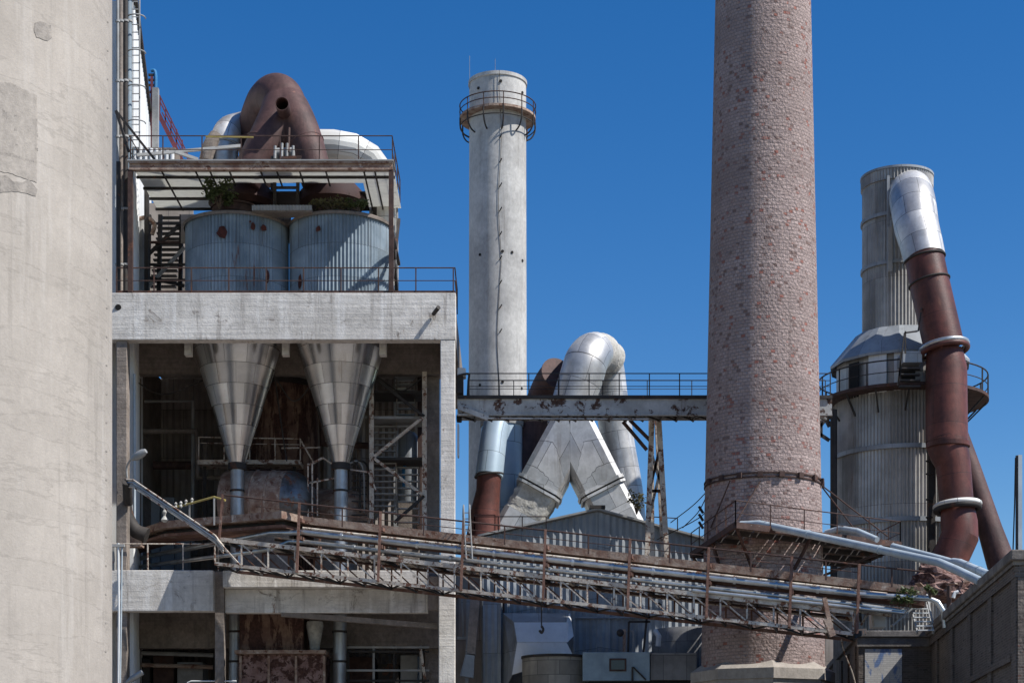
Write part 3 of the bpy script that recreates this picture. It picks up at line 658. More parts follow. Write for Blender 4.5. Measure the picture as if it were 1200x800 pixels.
ch=thing('curved_chute','dark curved chute standing inside the left column','chute',W(155,628,75.5))
m=MB(); p=crom([W(150,562,75.2),W(147,585,75.2),W(149,605,75.2),W(158,622,75.2),W(172,628,75.2)],5); m.tube(p,interp([.22,.26,.3,.34,.36],len(p)),14); m.build('chute','dark',ch)
MB().box(XP(146,75),XP(166,75),75,75.5,ZP(640,75),ZP(624,75)).build('base','rust',ch)
MB().tube([W(157.5,640,75.8),W(157.5,438,75.8)],.06,8).build('conduit','bluepipe',ch)
fl=thing('floodlight','grey floodlight on a curved arm at the left column of the frame','lamp',W(150,565,74))
MB().tube(crom([W(149,560,73.9),W(148.5,548,73.8),W(152,540,73.6),W(158,535,73.5)],4),.04,8).build('arm','grey',fl)
m=MB(); a,b=W(155,538,73.5),W(171,528,73.3); m.tube([a,a.lerp(b,.3),a.lerp(b,.75),b],[.08,.17,.17,.1],12); m.build('lamp_head','lampglass',fl)
fl2=thing('floodlight','small pale floodlight at the bottom left under the concrete floor','lamp',W(158,795,73.5))
m=MB(); a,b=W(148,799,73.5),W(167,787,73.4); m.tube([a,a.lerp(b,.3),b],[.05,.13,.12],10); m.build('lamp_head','lampglass',fl2)
MB().tube([W(148,799,73.5),W(146,830,73.6)],.04,8).build('arm','grey',fl2)
ct=thing('conduit_tray','long pale conduit bundle sloping from the frame column down to the bridge','conduit',W(150,562,72))
for k,(o,mt) in enumerate(((0,'truss'),(3.2,'galvpipe'),(6,'grey'),(8.2,'truss'))):
    MB().tube([W(146,562+o,73.6),W(156,562+o,73.2),W(252,627+o,71.0),W(262,640+o,70.9)],.038,8).build('conduit',mt,ct)
MB().bar(W(254,632,70.9),W(281,662,70.6),.07).build('stay',"truss",ct)
MB().tube([W(149,565,73.4),W(150,590,74.1)],.2,10).build('bracket','dark',ct)
ir=thing('insulator_rail','bent yellow-brown rail with a row of white insulators above the bridge','rail',W(225,600,73))
MB().tube([W(197,596,73),W(222,590,72.5),W(251,582,71.5),W(264,586,71.1)],.045,8).build('rail','yellow',ir)
for x,y in ((206,591),(212,590),(218,588),(225,586)): MB().lathe(XP(x,72.6),72.6,[(.03,ZP(y+5,72.6)),(.07,ZP(y+3,72.6)),(.04,ZP(y+1,72.6)),(.07,ZP(y-1,72.6)),(.02,ZP(y-3,72.6))],10).build('insulator','insul',ir)
for x,y in ((222,590),(251,583)): MB().bar(W(x,y,72.5),W(x,615,72.6),.06).build('post','grey',ir)
MB().lathe(XP(193,73),73,[(.05,ZP(612,73)),(.16,ZP(609,73)),(.05,ZP(604,73)),(.1,ZP(600,73)),(.03,ZP(596,73))],12).build('insulator','insul',ir)

pk=thing('process_pipes','tangle of dark process pipes along the back of the upper bay','pipes',W(330,600,83))
for k,(pts,r_,mt) in enumerate([([(150,505),(230,505),(232,560),(262,560)],.14,'dim_concrete'),([(376,455),(378,520),(432,522)],.16,'rail'),([(380,448),(385,500),(385,600)],.10,'grey'),([(295,470),(295,448),(372,448)],.12,'dark'),
    ([(160,470),(226,470),(226,640)],.09,'grey'),([(374,470),(430,470)],.11,'rust'),([(374,492),(430,488)],.08,'grey'),([(420,440),(422,640)],.12,'dim_concrete'),([(168,640),(168,445)],.12,'rust'),([(240,640),(240,520)],.16,'dim_concrete'),([(180,545),(226,545)],.2,'rail')]):
    MB().tube([W(x,y,82.5+k*.12) for x,y in pts],r_,10).build('pipe',mt,pk)
eb=thing('switch_cabinet','row of dull grey switch cabinets against the back wall of the upper bay','cabinet',W(200,630,85))
for x0,x1,y0 in ((172,190,585),(191,207,585),(208,226,592)): MB().box(XP(x0,85),XP(x1,85),84.4,85.3,zf,ZP(y0,85)).build('cabinet','cladding',eb,bevel=.02)
gp2=thing('cable_loom','loose dark cables sagging under the roof beam between the hoppers','cable',W(330,440,79))
for a,b,c in (((150,440),(190,462),(240,445)),((320,438),(345,470),(372,440)),((440,440),(470,458),(497,441)),((322,442),(330,500),(336,540))): MB().tube(crom([W(*a,79),W(*b,79.2),W(*c,79)],6),.03,6).build('cable','dark',gp2)
bm=thing('bay_machinery','dark rusty machine frames filling the back of the lower bay','machine',W(190,800,82))
for x0,x1,y0,mt in ((155,178,772,'dark'),(182,206,766,'rail'),(210,240,776,'grey'),(410,440,770,'rail'),(444,468,778,'dark'),(470,490,768,'grey')): MB().box(XP(x0,82),XP(x1,82),81.5,83,0,ZP(y0,82)).build('housing',mt,bm,bevel=.03)
for y in (764,778): MB().tube([W(150,y,81),W(250,y+3,81)],.1,8).build('pipe','grey' if y==764 else 'rust',bm)
# lower bay
rv=thing('rust_hopper','rust-streaked steel hopper box under the concrete floor','hopper',W(330,800,78))
MB().box(XP(284,78),XP(358,78),77.2,79.5,ZP(765,78),ZP(718,78)).build('upper_box','rust_streak',rv)
MB().box(XP(278,77.4),XP(384,77.4),76.6,79.6,ZP(767,77.4),ZP(763,77.4)).build('flange','rust',rv)
MB().box(XP(281,77.4),XP(381,77.4),77,79.6,3,ZP(767.2,77.4)).build('lower_box','rust_paint',rv)
for x in (282,315,347,380): MB().bar(W(x,768,76.95),W(x,850,76.95),.1).build('stiffener','rust',rv)
m=MB(); m.lathe(XP(369,77.5),77.5,[(.18,ZP(766,77.5)),(.24,ZP(755,77.5)),(.38,ZP(733,77.5)),(.36,ZP(728,77.5))],20); m.build('funnel','insul',rv)
rf=thing('steel_rack','dark steel rack and landings in the lower right bay','rack',W(450,800,79))
for y in (758,763,785,797): MB().bar(W(405,y,78.5),W(503,y,78.5),.09).build('beam','grey' if y in(758,785) else 'dark',rf)
for x in (408,438,462,493): MB().bar(W(x,756,78.6),W(x,860,78.6),.1).build('post','grey' if x in (438,493) else 'dark',rf)
MB().bar(W(493,760,78.4),W(498,795,78.4),.12).build('brace','truss',rf)
pr=thing('yard_railing','white handrail at the bottom edge under the left bay','railing',W(250,800,74.5))
MB().tube([W(219,820,74.5),W(220,799,74.5),W(224,797.5,74.5),W(277,797.5,74.5)],.035,8).build('handrail','white',pr)

# ------------------------------------------------------------------ pipe bridge
DF,DK=66.,68.5
BA,BB=68.68,-.2083          # bridge front plane: depth = BA + BB * X
BN=Vector((-BB,1,0)).normalized()
def dfx(x): return BA/(1-BB*(x-600)/F)
def B(x,y,D): return W(x,y,dfx(x))+BN*(D-DF)
XS0,XS1=252.,1000.
def yt(x): return 631+(x-252)*.1150       # truss top chord
def yb(x): return 660+(x-252)*.1100       # truss bottom chord
br=thing('pipe_bridge','long peeling steel truss pipe bridge sloping down to the right across the yard','bridge',W(620,690,67.3))
for D,nm in ((DF,'front'),(DK,'rear')):
    def P(x,y,D=D): return B(x,y,D)
    MB().bar(P(XS0,yt(XS0)),P(XS1,yt(XS1)),.12,.17).build('top_chord','truss',br)
    MB().bar(P(XS0,yb(XS0)),P(XS1,yb(XS1)),.11,.13).build('bottom_chord','truss' if nm=='front' else 'rustpost_rear_shade',br)  # rear truss members take a darker paint in place of shade
    n=24; xs=[XS0+(XS1-XS0)*i/n for i in range(n+1)]
    for i,x in enumerate(xs): MB().bar(P(x,yb(x)),P(x,yt(x)),.065,.065).build('vertical','truss' if nm=='front' else 'rustpost_rear_shade',br)
    for i in range(n): MB().bar(P(xs[i],yt(xs[i])+2),P(xs[i+1],yb(xs[i+1])-1),.06,.05).build('diagonal','truss' if nm=='front' else 'rustpost_rear_shade',br)
n=24; xs=[XS0+(XS1-XS0)*i/n for i in range(n+1)]
for i in range(n):
    a,b=((DF,DK) if i%2 else (DK,DF)); MB().bar(B(xs[i],yb(xs[i]),a),B(xs[i+1],yb(xs[i+1]),b),.06).build('wind_brace','dark',br)
for i in range(n+1): MB().bar(B(xs[i],yb(xs[i])+.6,DF),B(xs[i],yb(xs[i])+.6,DK),.07).build('cross_tie','dark',br)
for i in range(0,n+1): MB().bar(B(xs[i]+8,yt(xs[i]+8)+1,DF+.1),B(xs[i]+8,yt(xs[i]+8)+1,DK-.1),.10,.12).build('deck_bearer','truss' if i%2 else 'dark',br)
m=MB()
for j in range(3):
    y=DF+.45+j*.6
    if j==1: continue
    m.bar(B(XS0+4,yt(XS0+4)-2.3,y),B(XS1-4,yt(XS1-4)-2.3,y),.42,.05)
m.build('deck_plank','dim_concrete',br)
POSTS=[352,447,544,640,739,831,928,1007]
def yr(x): return 580+(x-260)*.1095       # handrail row
for x in POSTS:
    MB().bar(B(x,yr(x)-1,DF-.12),B(x-3,yb(min(x,1000)),DF-.12),.10,.12).build('rack_post','rustpost_rear_shade',br)
    MB().bar(B(x,yr(x)+15,DK+.1),B(x-2,yt(min(x,1000)),DK+.1),.09).build('rack_post','rustpost_rear_shade',br)
    for k in (19,40): MB().bar(B(x,yr(x)+k,DF-.1),B(x,yr(x)+k,DK+.1),.11,.14).build('rack_arm','rustpost_rear_shade',br)
hr=MB(); hr.tube([B(260,yr(260),DF-.1),B(352,yr(352),DF-.1),B(1007,yr(1007),DF-.1),B(1083,670,DF-.1)],.033,6); hr.tube([B(300,yr(300)+9,DF-.1),B(1007,yr(1007)+9,DF-.1)],.016,6); hr=hr.build('railing','rail',br)
for x in (262,308,402,497,592,690,785,880,968,1045): MB().bar(B(x,yr(x),DF-.1),B(x,yr(x)+22,DF-.1),.06).build('post','rail',hr)
MB().bar(B(262,yr(262),DF-.1),B(258,631,DF-.1),.09).build('post','rustpost_rear_shade',hr)
MB().bar(W(998,745,66.6),W(1012,739,70.6),.25,.2).bar(W(988,744,68.6),W(1012,741,70.6),.2,.16).build('bearing_beam','dark',br)
MB().bar(W(966,700,65.9),W(974,738,65.9),.16).bar(W(968,725,65.9),W(976,745,65.9),.22).build('end_strut','rust',br)

# long runs carried by the bridge
def run(name,label,cat,pts,r,mat,group='pipes carried by the bridge',n=12,flanges=(),fmat='grey'):
    t=thing(name,label,cat,pts[len(pts)//2],group)
    MB().tube(pts,r,n).build('pipe',mat,t)
    for f,i in flanges:
        a,b=pts[i],pts[i+1]; d=(b-a).normalized(); c=a.lerp(b,f)
        MB().tube([c-d*.05,c+d*.05],r*1.35,n).build('flange',fmat,t)
    return t
def L(x,y0,k): return y0+(x-352)*k
def line(y0,k,D,x0,x1): return [B(x0,L(x0,y0,k),D),B(x1,L(x1,y0,k),D)]
FL=[(i/9,2) for i in range(1,9)]
tr=thing('rust_trough','broad rusty flaking trough running along the top of the bridge','trough',B(700,640,67.2))
def trough(pts,w,h,name,mat):
    m=MB()
    rings=[[p+BN*(-w/2)+Vector((0,0,h/2)),p+BN*(w/2)+Vector((0,0,h/2)),p+BN*(w/2)+Vector((0,0,-h/2)),p+BN*(-w/2)+Vector((0,0,-h/2))] for p in pts]
    m.rings(rings,smooth=False); return m.build(name,mat,tr)
PT=[W(150,634,79.5),W(200,618,76.2),W(338,606.5,71.2),B(352,607,67.2),B(1085,691,67.2)]
trough(PT,1.7,.30,'channel','rust')
trough([p+Vector((0,.1,-.42)) for p in PT],1.5,.12,'lower_flange','rustpost_rear_shade')
trough([p+Vector((0,.25,-.27)) for p in PT],1.0,.2,'web','dark')
run('insulated_pipe','bright wrapped pipe, upper of the two silver runs on the bridge','pipe',[W(140,660,82),W(180,650,79),W(318,624,71.4),B(335,622.5,66.3),B(356,623,66.05),B(1008,696,66.05),B(1088,700.5,66.05),B(1099,705,66.05),B(1106,716,66.05),B(1108,735,66.05)],.105,'pipe',flanges=[(f/14,4) for f in range(1,14)],fmat='pipe')
run('insulated_pipe','bright wrapped pipe, lower of the two silver runs on the bridge','pipe',[W(140,668,82),W(170,663,79),W(318,643,71.4),B(335,632,66.5),B(356,633.5,66.3),B(1010,708,66.3),B(1062,715,66.3)],.09,'pipe',flanges=[(f/11,4) for f in range(1,11)],fmat='pipe')
run('thin_pipe','dull grey thin pipe just under the rusty trough on the bridge','pipe',line(617,.1125,66.3,352,1040),.05,'truss')
run('thin_pipe','rusty thin pipe between the trough and the silver pipes','pipe',line(613,.1125,66.7,300,1060),.06,'rail')
run('thin_pipe','pale pipe run at deck level behind the silver pipes of the bridge','pipe',line(637,.1125,67.6,300,1045),.08,'truss')
run('thin_pipe','dark pipe run hidden along the back side of the bridge','pipe',line(627,.1125,68.3,300,1060),.09,'dark')
run('thin_pipe','short bright pipe starting near the brick chimney on the bridge','pipe',line(642.5,.107,65.9,812,1060),.07,'pipe')
run('cable_run','rusty cable run slung inside the truss of the bridge','cable',line(647,.112,67.4,262,990),.05,'rail')

ld=thing('hooped_ladder','short grey hooped ladder standing on the bridge at the concrete column','ladder',B(549,650,65.8))
for x in (546.5,553.5): MB().tube(crom([B(x+2,656,65.7),B(x,620,65.7),B(x-1,598,65.7),B(x-2.5,592,65.9),B(x-6,600,66.3),B(x-7,622,66.5)],3),.028,6).build('stile','grey',ld)
m=MB()
for y in range(602,656,7): m.bar(B(546.5,y,65.7),B(553.5,y,65.7),.035)
m.build('rungs','grey',ld)

# loose cable with hook below the bridge
hk=thing('hanging_hook','small dark hook block hanging on a cable below the bridge','hook',B(629,738,67))
MB().tube([B(629,698,67),B(629,730,67)],.025,6).build('cable','dark',hk)
MB().tube(crom([B(629,730,67),B(631,734,67),B(629,738,67),B(626.5,735,67)],4),.05,8).build('hook','dark',hk)

# ------------------------------------------------------------------ steel walkway between frame and chimney
DW=76.1
wk=thing('steel_walkway','high grey girder walkway between the concrete frame and the brick chimney','walkway',W(690,490,78.2))
x0,x1=XP(536,DW),XP(975,DW); zw=ZP(463.5,DW); zwb=ZP(485,DW)
MB().box(x0,x1,DW,DW+.05,zwb,zw-.14).box(x0,x1,DW-.08,DW+.1,zwb-.07,zwb-.003).build('side_girder','girder',wk)
MB().box(x0,x1,DW-.1,DW+.12,zw-.137,zw).build('top_flange','dark',wk)
MB().box(x0,x1,DW+1.2,DW+1.3,zwb,zw-.02).build('side_girder','girder',wk)
MB().box(x0,x1,DW+.13,DW+1.18,zw-.1,zw-.04).build('deck','dark',wk)
m=MB()
for i in range(22):
    x=lerp(x0,x1,i/22); xn=lerp(x0,x1,(i+1)/22); m.bar((x,DW+.1,zwb-.02),(xn,DW+1.2,zwb-.02),.07); m.bar((xn,DW+.1,zwb-.05),(xn,DW+1.2,zwb-.05),.07)
m.build('bracing','dark',wk)
MB().bar(W(537,477,DW-.1),W(572,490,DW-.1),.12,.2).bar(W(572,490,DW-.1),W(760,491,DW-.1),.1,.06).build('haunch','girder',wk)
railing(wk,[(XP(549,DW),DW,zw),(XP(973,DW),DW,zw)],M(26,DW),1.335,'dark',.03,mids=(.68,.42))
railing(wk,[(XP(549,DW),DW+1.2,zw),(XP(973,DW),DW+1.2,zw)],M(26,DW),1.9,'dark',.025,mids=(.6,))
jb=thing('cable_gear','dark cluster of cable boxes on the frame corner beside the walkway','equipment',W(541,470,DW-1))
for a,b,c,d,mt in ((536,546,432,442,'white'),(535,543,440,462,'dark'),(536,541,470,478,'dark'),(535,541,487,493,'black'),(536,538,497,535,'white')):
    MB().box(XP(a,76.5),XP(b,76.5),76.3,76.9,ZP(d,76.5),ZP(c,76.5)).build('box',mt,jb,bevel=.04)
MB().tube(crom([W(537,440,76.2),W(549,438,76.2),W(549,446,76.2),W(548,465,76.2)],4),.05,8).build('cable','dark',jb)

# trestle supporting the walkway
ts=thing('trestle_tower','pale inclined lattice trestle holding up the walkway','trestle',W(770,605,78))
for a,b,D,mt in (((764,492),(758,660),77.6,'truss'),((772,492),(782,660),77.6,'truss'),((763,492),(764,660),79,'truss'),((770,492),(778,660),79,'truss')): MB().bar(W(*a,D),W(*b,D),.22,.22).build('leg',mt,ts)
for a,b in (((763,530),(777,575)),((761,575),(772,530)),((760,575),(780,575)),((760,610),(776,540))): MB().bar(W(*a,77.8),W(*b,77.8),.12).build('brace','truss' if a[1]!=575 else 'rail',ts)
for a,b in (((730,494),(758,527)),((738,492),(762,516))): MB().bar(W(*a,77.6),W(*b,77.6),.14).build('knee_brace','rail',ts)

# ------------------------------------------------------------------ silver U duct with trousers
DU=84.
ud=thing('silver_duct','big silver arched duct ending in a square two-legged trouser piece','duct',W(670,610,85))
m=MB(); p=crom([W(667,494,84),W(672,470,84),W(682,440,84),W(687,424,84.1),W(695,414,84.8),W(706,417,86),W(712,432,86.8),W(717,470,87),W(724,520,87.2),W(734,575,87.2),W(741,640,87.2)],5)
N=len(p); m.tube(p,interp([.98,1.02,1.06,1.05,1.0,.9,.82,.82,.84,.82,.78],N),32); m.build('arch_pipe','silver',ud)
m=MB(); q=p[20:29]; rnd=random.Random(3)
m.tube(q,[.97+rnd.uniform(-.06,.1) for _ in q],26); o=m.build('torn_lagging','insul',ud)
MB().tube([W(667.5,489,84),W(667,497,84)],[1.0,1.06],32).build('collar','silver',ud)
def trouser(sgn,fx,fy,bx,by):
    m=MB(); c=W(667,492,84); rings=[]; N=24
    fc=W(fx,fy,83.7); ax=(W(bx,by,83.7)-W(fx,fy,83.7)).normalized(); sx=Vector((0,1,0)).cross(ax).normalized(); sy=Vector((0,1,0))
    h=M(26.5,84)*(1 if sgn<0 else .992)
    def ringc(i): 
        t=2*math.pi*(i+.5)/N; return c+Vector((math.cos(t)*.98*sgn,math.sin(t)*.98,0))
    def ringsq(cc,i,hh=h):
        t=2*math.pi*(i+.5)/N; a,b=math.cos(t),math.sin(t); k=1/max(abs(a),abs(b)); a*=k; b*=k
        e=sx if sx.x*sgn>0 else -sx
        return cc+e*(a*hh)+sy*(b*hh)
    R2=[ringsq(fc,i) for i in range(N)]; u=-ax; R1=[]      # each leg is mitred against the other on the centre plane
    for p0 in R2:
        tz=(c.z-.12-p0.z)/u.z; tx=(c.x-p0.x)/u.x; R1.append(p0+u*max(0.,min(tz,tx)))
    Rm=[a.lerp(b,.5) for a,b in zip(R1,R2)]
    m.rings([R1,Rm,R2],smooth=False,uvw=7.5); m.build('trouser_leg','silver',ud)
    f1=fc+ax*.28
    MB().rings([[ringsq(fc,i,h*1.07) for i in range(N)],[ringsq(fc+ax*.16,i,h*1.07) for i in range(N)]],smooth=False).rings([[ringsq(fc+ax*.24,i,h*1.05) for i in range(N)],[ringsq(fc+ax*.36,i,h*1.05) for i in range(N)]],smooth=False).build('flange','silver',ud)
    e=W(bx,by,83.7)
    a1=fc+ax*.37; a2=a1.lerp(e,.45)
    MB().rings([[ringsq(fc+ax*.16,i,h*.97) for i in range(N)],[ringsq(fc+ax*.24,i,h*.97) for i in range(N)]],smooth=False).build('gasket','dark',ud)
    if sgn<0:
        rr=random.Random(5); rgs=[]
        for k in range(7):
            cc=a1.lerp(a2,k/6); rgs.append([ringsq(cc,i,h*(.9+rr.uniform(-.04,.06))) for i in range(N)])
        m=MB(); m.rings(rgs,uvw=7); m.build('torn_lagging','insul',ud)
    else: MB().rings([[ringsq(a1,i,h*.93) for i in range(N)],[ringsq(a2,i,h*.95) for i in range(N)]],smooth=False,uvw=7).build('leg_box','silver',ud)
    MB().rings([[ringsq(a2,i,h*.96) for i in range(N)],[ringsq(e,i,h*.98) for i in range(N)]],smooth=False,uvw=7).build('leg_box','silver',ud)
trouser(-1,634,571,596,640); trouser(1,703,571,738,640)

bq=thing('brown_duct','dark brown leaning duct with a flat capped top behind the walkway','duct',W(610,600,86))
m=MB(); p=crom([W(652,438,84.9),W(645,446,85.5),W(637,464,86.1),W(627,495,86.3),W(612,550,86.3),W(594,630,86.3)],4); m.tube(p,interp([.74,.74,.76,.80,.90,.96],len(p)),28); m.build('duct_body','brown',bq,angle=40)
MB().tube([W(652,438,84.9),W(652.8,437,84.82)],.80,28).build('end_cap','brown',bq)
fp=thing('sleeved_pipe','pipe with silver upper sleeve and flaring red-brown foot left of the silver duct','duct',W(570,615,82))
m=MB(); m.tube([W(582,498,82.6),W(579,510,82.4),W(573,558,82)],[.62,.62,.66],26); m.build('sleeve','bluevessel',fp)
m=MB(); m.tube([W(573,556,82),W(572,575,82),W(569,595,82),W(566,640,82)],[.58,.56,.66,.86],26); m.build('foot','redbrown',fp)
MB().torus(W(573,557,82),(0.12,0,-1),.65,.05).build('rim','dark',fp)
bv=thing('blue_vessel','pale blue upright vessel behind the sleeved pipe','vessel',W(588,620,85.5))
vx,vy,vr=CYL(564,612,85.5); m=MB(); m.lathe(vx,vy,[(vr,10),(vr,ZP(494,85.5))],36,cap1=True); m.build('shell','bluevessel',bv)
MB().lathe(vx,vy,[(vr,ZP(500,85.5)),(vr+.06,ZP(500,85.5)),(vr+.06,ZP(492,85.5)),(vr-.2,ZP(490,85.5))],36).build('rim','grey',bv)
# ------------------------------------------------------------------ gable shed
DG=80.
gs=thing('gable_shed','grey corrugated gable shed behind the pipe bridge','shed',W(700,800,86))
ax_,az_=XP(700,DG),ZP(598,DG); lx,lz=XP(565,DG),ZP(628,DG); rx,rz=XP(832,DG),ZP(634,DG)
m=MB()
m.corrwall((lx,DG),(ax_,DG),0,lambda t:lerp(lz,az_,t)-.05,.30,.035); m.corrwall((ax_,DG),(rx,DG),0,lambda t:lerp(az_,rz,t)-.05,.30,.035); m.build('gable_wall','cladding',gs)
m=MB(); m.corrwall((lx,DG+16),(lx,DG),0,lz-.05,.30,.035); m.build('side_wall','cladding',gs)
m=MB(); m.corrwall((rx,DG),(rx,DG+16),0,rz-.05,.30,.035); m.build('side_wall','cladding',gs)
for (a,b) in (((lx-.2,lz-.05),(ax_,az_)),((ax_+.002,az_),(rx+.2,rz-.05))):
    MB().prism([Vector((a[0],DG-.24,a[1])),Vector((b[0],DG-.24,b[1])),Vector((b[0],DG-.24,b[1]+.09)),Vector((a[0],DG-.24,a[1]+.09))],(0,16.3,0)).build('roof','grey',gs)
MB().box(ax_-.35,ax_+.35,DG-.3,DG+14,az_+.06,az_+.2).build('ridge_vent','dark',gs)
m=MB(); m.corrwall((XP(566,78.6),78.6),(XP(587,78.6),78.6),0,ZP(700,78.6),.27,.03); m.box(XP(566,78.6),XP(587,78.6),78.7,DG-.05,0,ZP(700,78.6)); m.build('corner_panel','cladding',gs)
MB().box(XP(533,81),lx-.05,81,81.3,0,ZP(655,81)).build('added_dark_backing','dark_cladding',gs)  # backing added so the gap beside the frame stays dark
bush('shrub','small pale leafy weed growing beside the trestle foot',W(746,588,79.5),.45,.35,.55,230,'dryleaf',clumps=7)
MB().tube([W(672,640,79.7),W(672,800,79.7)],.06,8).build('downpipe','grey',gs)
MB().tube([W(590,690,79.7),W(590,800,79.7)],.05,8).build('downpipe','rail',gs)
for y in (722,): MB().box(XP(672,79.9),XP(765,79.9),79.86,79.93,ZP(y+2,79.9),ZP(y,79.9)).build('sheet_lap','cladding',gs)
gr=thing('roof_railing','thin rusty railing along the shed eaves','railing',W(650,620,79))
railing(gr,[W(556,621,79),W(580,621,79)],M(18,79),.9,'rail',.03,mids=()); railing(gr,[W(640,622,79),W(556,622,79)],M(17,79),1.2,'rail',.03,mids=())
r2=thing('roof_railing','thin dark railing at the right eave of the shed beside the chimney','railing',W(800,630,79))
railing(r2,[W(762,620,79),W(794,622,79)],M(15,79),1.2,'dark',.03,mids=())

# ------------------------------------------------------------------ lower middle machinery
ho=thing('white_hood','torn white sheet hood with a sloping front beside the shed','hood',W(630,770,78))
a=[W(589,717,78.9),W(667,717,78.9),W(667,727,77.3),W(589,727,77.3)]
def slab(m,q,th=.05): 
    n=(q[1]-q[0]).cross(q[2]-q[0]).normalized()*th; m.prism(q,n)
m=MB(); slab(m,[W(589,718,78.9),W(667,718,78.9),W(664,728,78.0),W(602,728,78.0)]); m.build('shaded_top_panel','cladding',ho)  # grey on a white hood: shade painted into the top panel
m=MB(); slab(m,[W(602,728.6,78.),W(664,728.6,78.),W(664,752,77.2),W(606,752,77.2)]); m.build('front_panel','white',ho)
m=MB(); slab(m,[W(606,752.6,77.2),W(664,752.6,77.2),W(672,768,77.0),W(600,790,77.0)]); m.build('skirt','white',ho)
m=MB(); slab(m,[W(589,718,78.9),W(602,728,78.0),W(606,752,77.2),W(600,790,77),W(588,812,78.9)]); m.build('shaded_side_panel','cladding',ho)  # shaded side of the white hood, darkened by its colour
m=MB(); slab(m,[W(667,718,78.9),W(664,728,78.),W(664,752,77.2),W(671,745,77.6)]); m.build('side_flap','white',ho)
bt=thing('round_tank','squat round beige panelled tank at the bottom between the hood and blue box','tank',W(648,800,76))
vx,vy,vr=CYL(612,690,76.5); m=MB(); m.lathe(vx,vy,[(vr,2),(vr,ZP(768,75.5))],40,cap1=True); m.build('shell','beige',bt)
MB().lathe(vx,vy,[(vr-.05,ZP(770,75.5)),(vr+.05,ZP(769,75.5)),(vr+.05,ZP(766.5,75.5)),(vr-.1,ZP(766,75.5))],40).build('rim','dark',bt)
bb=thing('blue_box','faded blue-grey machine box with a small dark window','machine',W(722,800,75.5))
MB().box(XP(683,75),XP(761.5,75),75,77.2,ZP(797,75),ZP(763.5,75)).build('body','bluebox',bb,bevel=.02)
MB().box(XP(714,75),XP(734,75),74.96,75.0-.002,ZP(786,75),ZP(771,75)).build('window_frame','rail',bb)
MB().box(XP(716,75),XP(732,75),74.94,74.957,ZP(784,75),ZP(773,75)).build('window','glass',bb)
MB().box(XP(740,75),XP(742,75),74.9,74.98,ZP(799,75),ZP(781,75)).bar(W(742,781,74.95),W(757,796,74.95),.06).build('handle_rail','dark',bb)
MB().box(XP(690,75.4),XP(815,75.4),75.3,77,0,ZP(797.5,75.4)).build('plinth','black',bb)  # solid black block filling the space below the boxes
gb=thing('grey_cabinet','grey streaked sheet cabinet butting the blue machine box','cabinet',W(790,800,75.5))
MB().box(XP(762.5,75),XP(817,75),75.1,77.2,ZP(796,75),ZP(764,75)).build('body','greytank',gb,bevel=.02)
gt=thing('grey_tank','grey round tank behind the cabinet next to the chimney foot','tank',W(805,765,78.5))
vx,vy,vr=CYL(764,850,78.6); MB().lathe(vx,vy,[(vr,2),(vr,ZP(742,77)),(vr*.9,ZP(733,77)),(.2,ZP(730,77))],40).build('shell','greytank',gt)
MB().tube([W(768,739,77),W(772,745,76.7),W(771,757,76.7)],.12,10).build('nozzle','white',gt)
rc=thing('rusty_post','slim rusty post with bent grey rail behind the blue box','post',W(732,763,76.5))
MB().bar(W(731.5,765,76.5),W(731.5,737,76.5),.13).build('post','rust',rc)
MB().tube(crom([W(733,740,76.5),W(741,739,76.5),W(742,744,76.5),W(742,764,76.5)],3),.04,8).build('rail','grey',rc)
MB().sphere(W(727,741,76.5),.17,mi=0).build('float','dark',rc)
sc=thing('scaffold_frame','dark pipe frame standing in front of the shed by the grey tank','frame',W(748,765,76.4))
for a,b in (((737,728),(762,728)),((758,723),(754,764)),((737,728),(736,764)),((775,709),(771,706))): MB().bar(W(*a,76.4),W(*b,76.4),.09).build('bar','dark',sc)
gc=thing('grey_chute','pale grey chute outlet in the dark gap right of the concrete frame','chute',W(548,795,76.5))
m=MB(); m.tube([W(551,767,76.5),W(547,793,76.5)],[.28,.42],4,phase=math.pi/4); m.build('outlet','cladding',gc)
m=MB(); m.tube([W(557,700,77),W(552,767,76.6)],[.3,.26],4,phase=math.pi/4); m.build('chute','dim_concrete',gc)
gp=thing('grey_column','slim grey steel column in the gap right of the concrete frame','column',W(548,745,77.5))
MB().bar(W(549,690,77.8),W(547,800,77.8),.15).bar(W(541,690,78),W(543,748,78),.08).bar(W(536,747,77.8),W(548,747,77.8),.12).build('column','cladding',gp)

# ------------------------------------------------------------------ white concrete chimney
DC=92.
cx2,cy2,r2_=CYL(549.5,617,DC)
wc=thing('concrete_chimney','tall slim pale concrete chimney with a railed ring gallery near its top','chimney',(cx2,cy2,0))
zt2=ZP(97,DC)
m=MB(); m.lathe(cx2,cy2,[(r2_*1.06,0),(r2_*1.01,20),(r2_*.985,zt2-.15)],72,cap1=True); m.build('shaft','stack',wc)
MB().lathe(cx2,cy2,[(r2_*.98,zt2-.2),(r2_*1.02,zt2-.18),(r2_*1.02,zt2),(r2_*.85,zt2+.02)],72).build('rim','stack',wc)
zg=ZP(141,DC); rg=M(44.5,DC)
MB().lathe(cx2,cy2,[(r2_*.98,zg),(rg,zg-.02),(rg,zg+.1),(r2_*.98,zg+.12)],56,smooth=False).build('gallery_deck','rust',wc)
ring=lambda rad,z,n=40:[Vector((cx2+rad*math.cos(2*math.pi*i/n),cy2+rad*math.sin(2*math.pi*i/n),z)) for i in range(n+1)]
m=MB(); m.tube(ring(rg,zg+.72),.03,6); m.tube(ring(rg,zg+.40),.025,6); ro=m.build('railing','rail',wc)
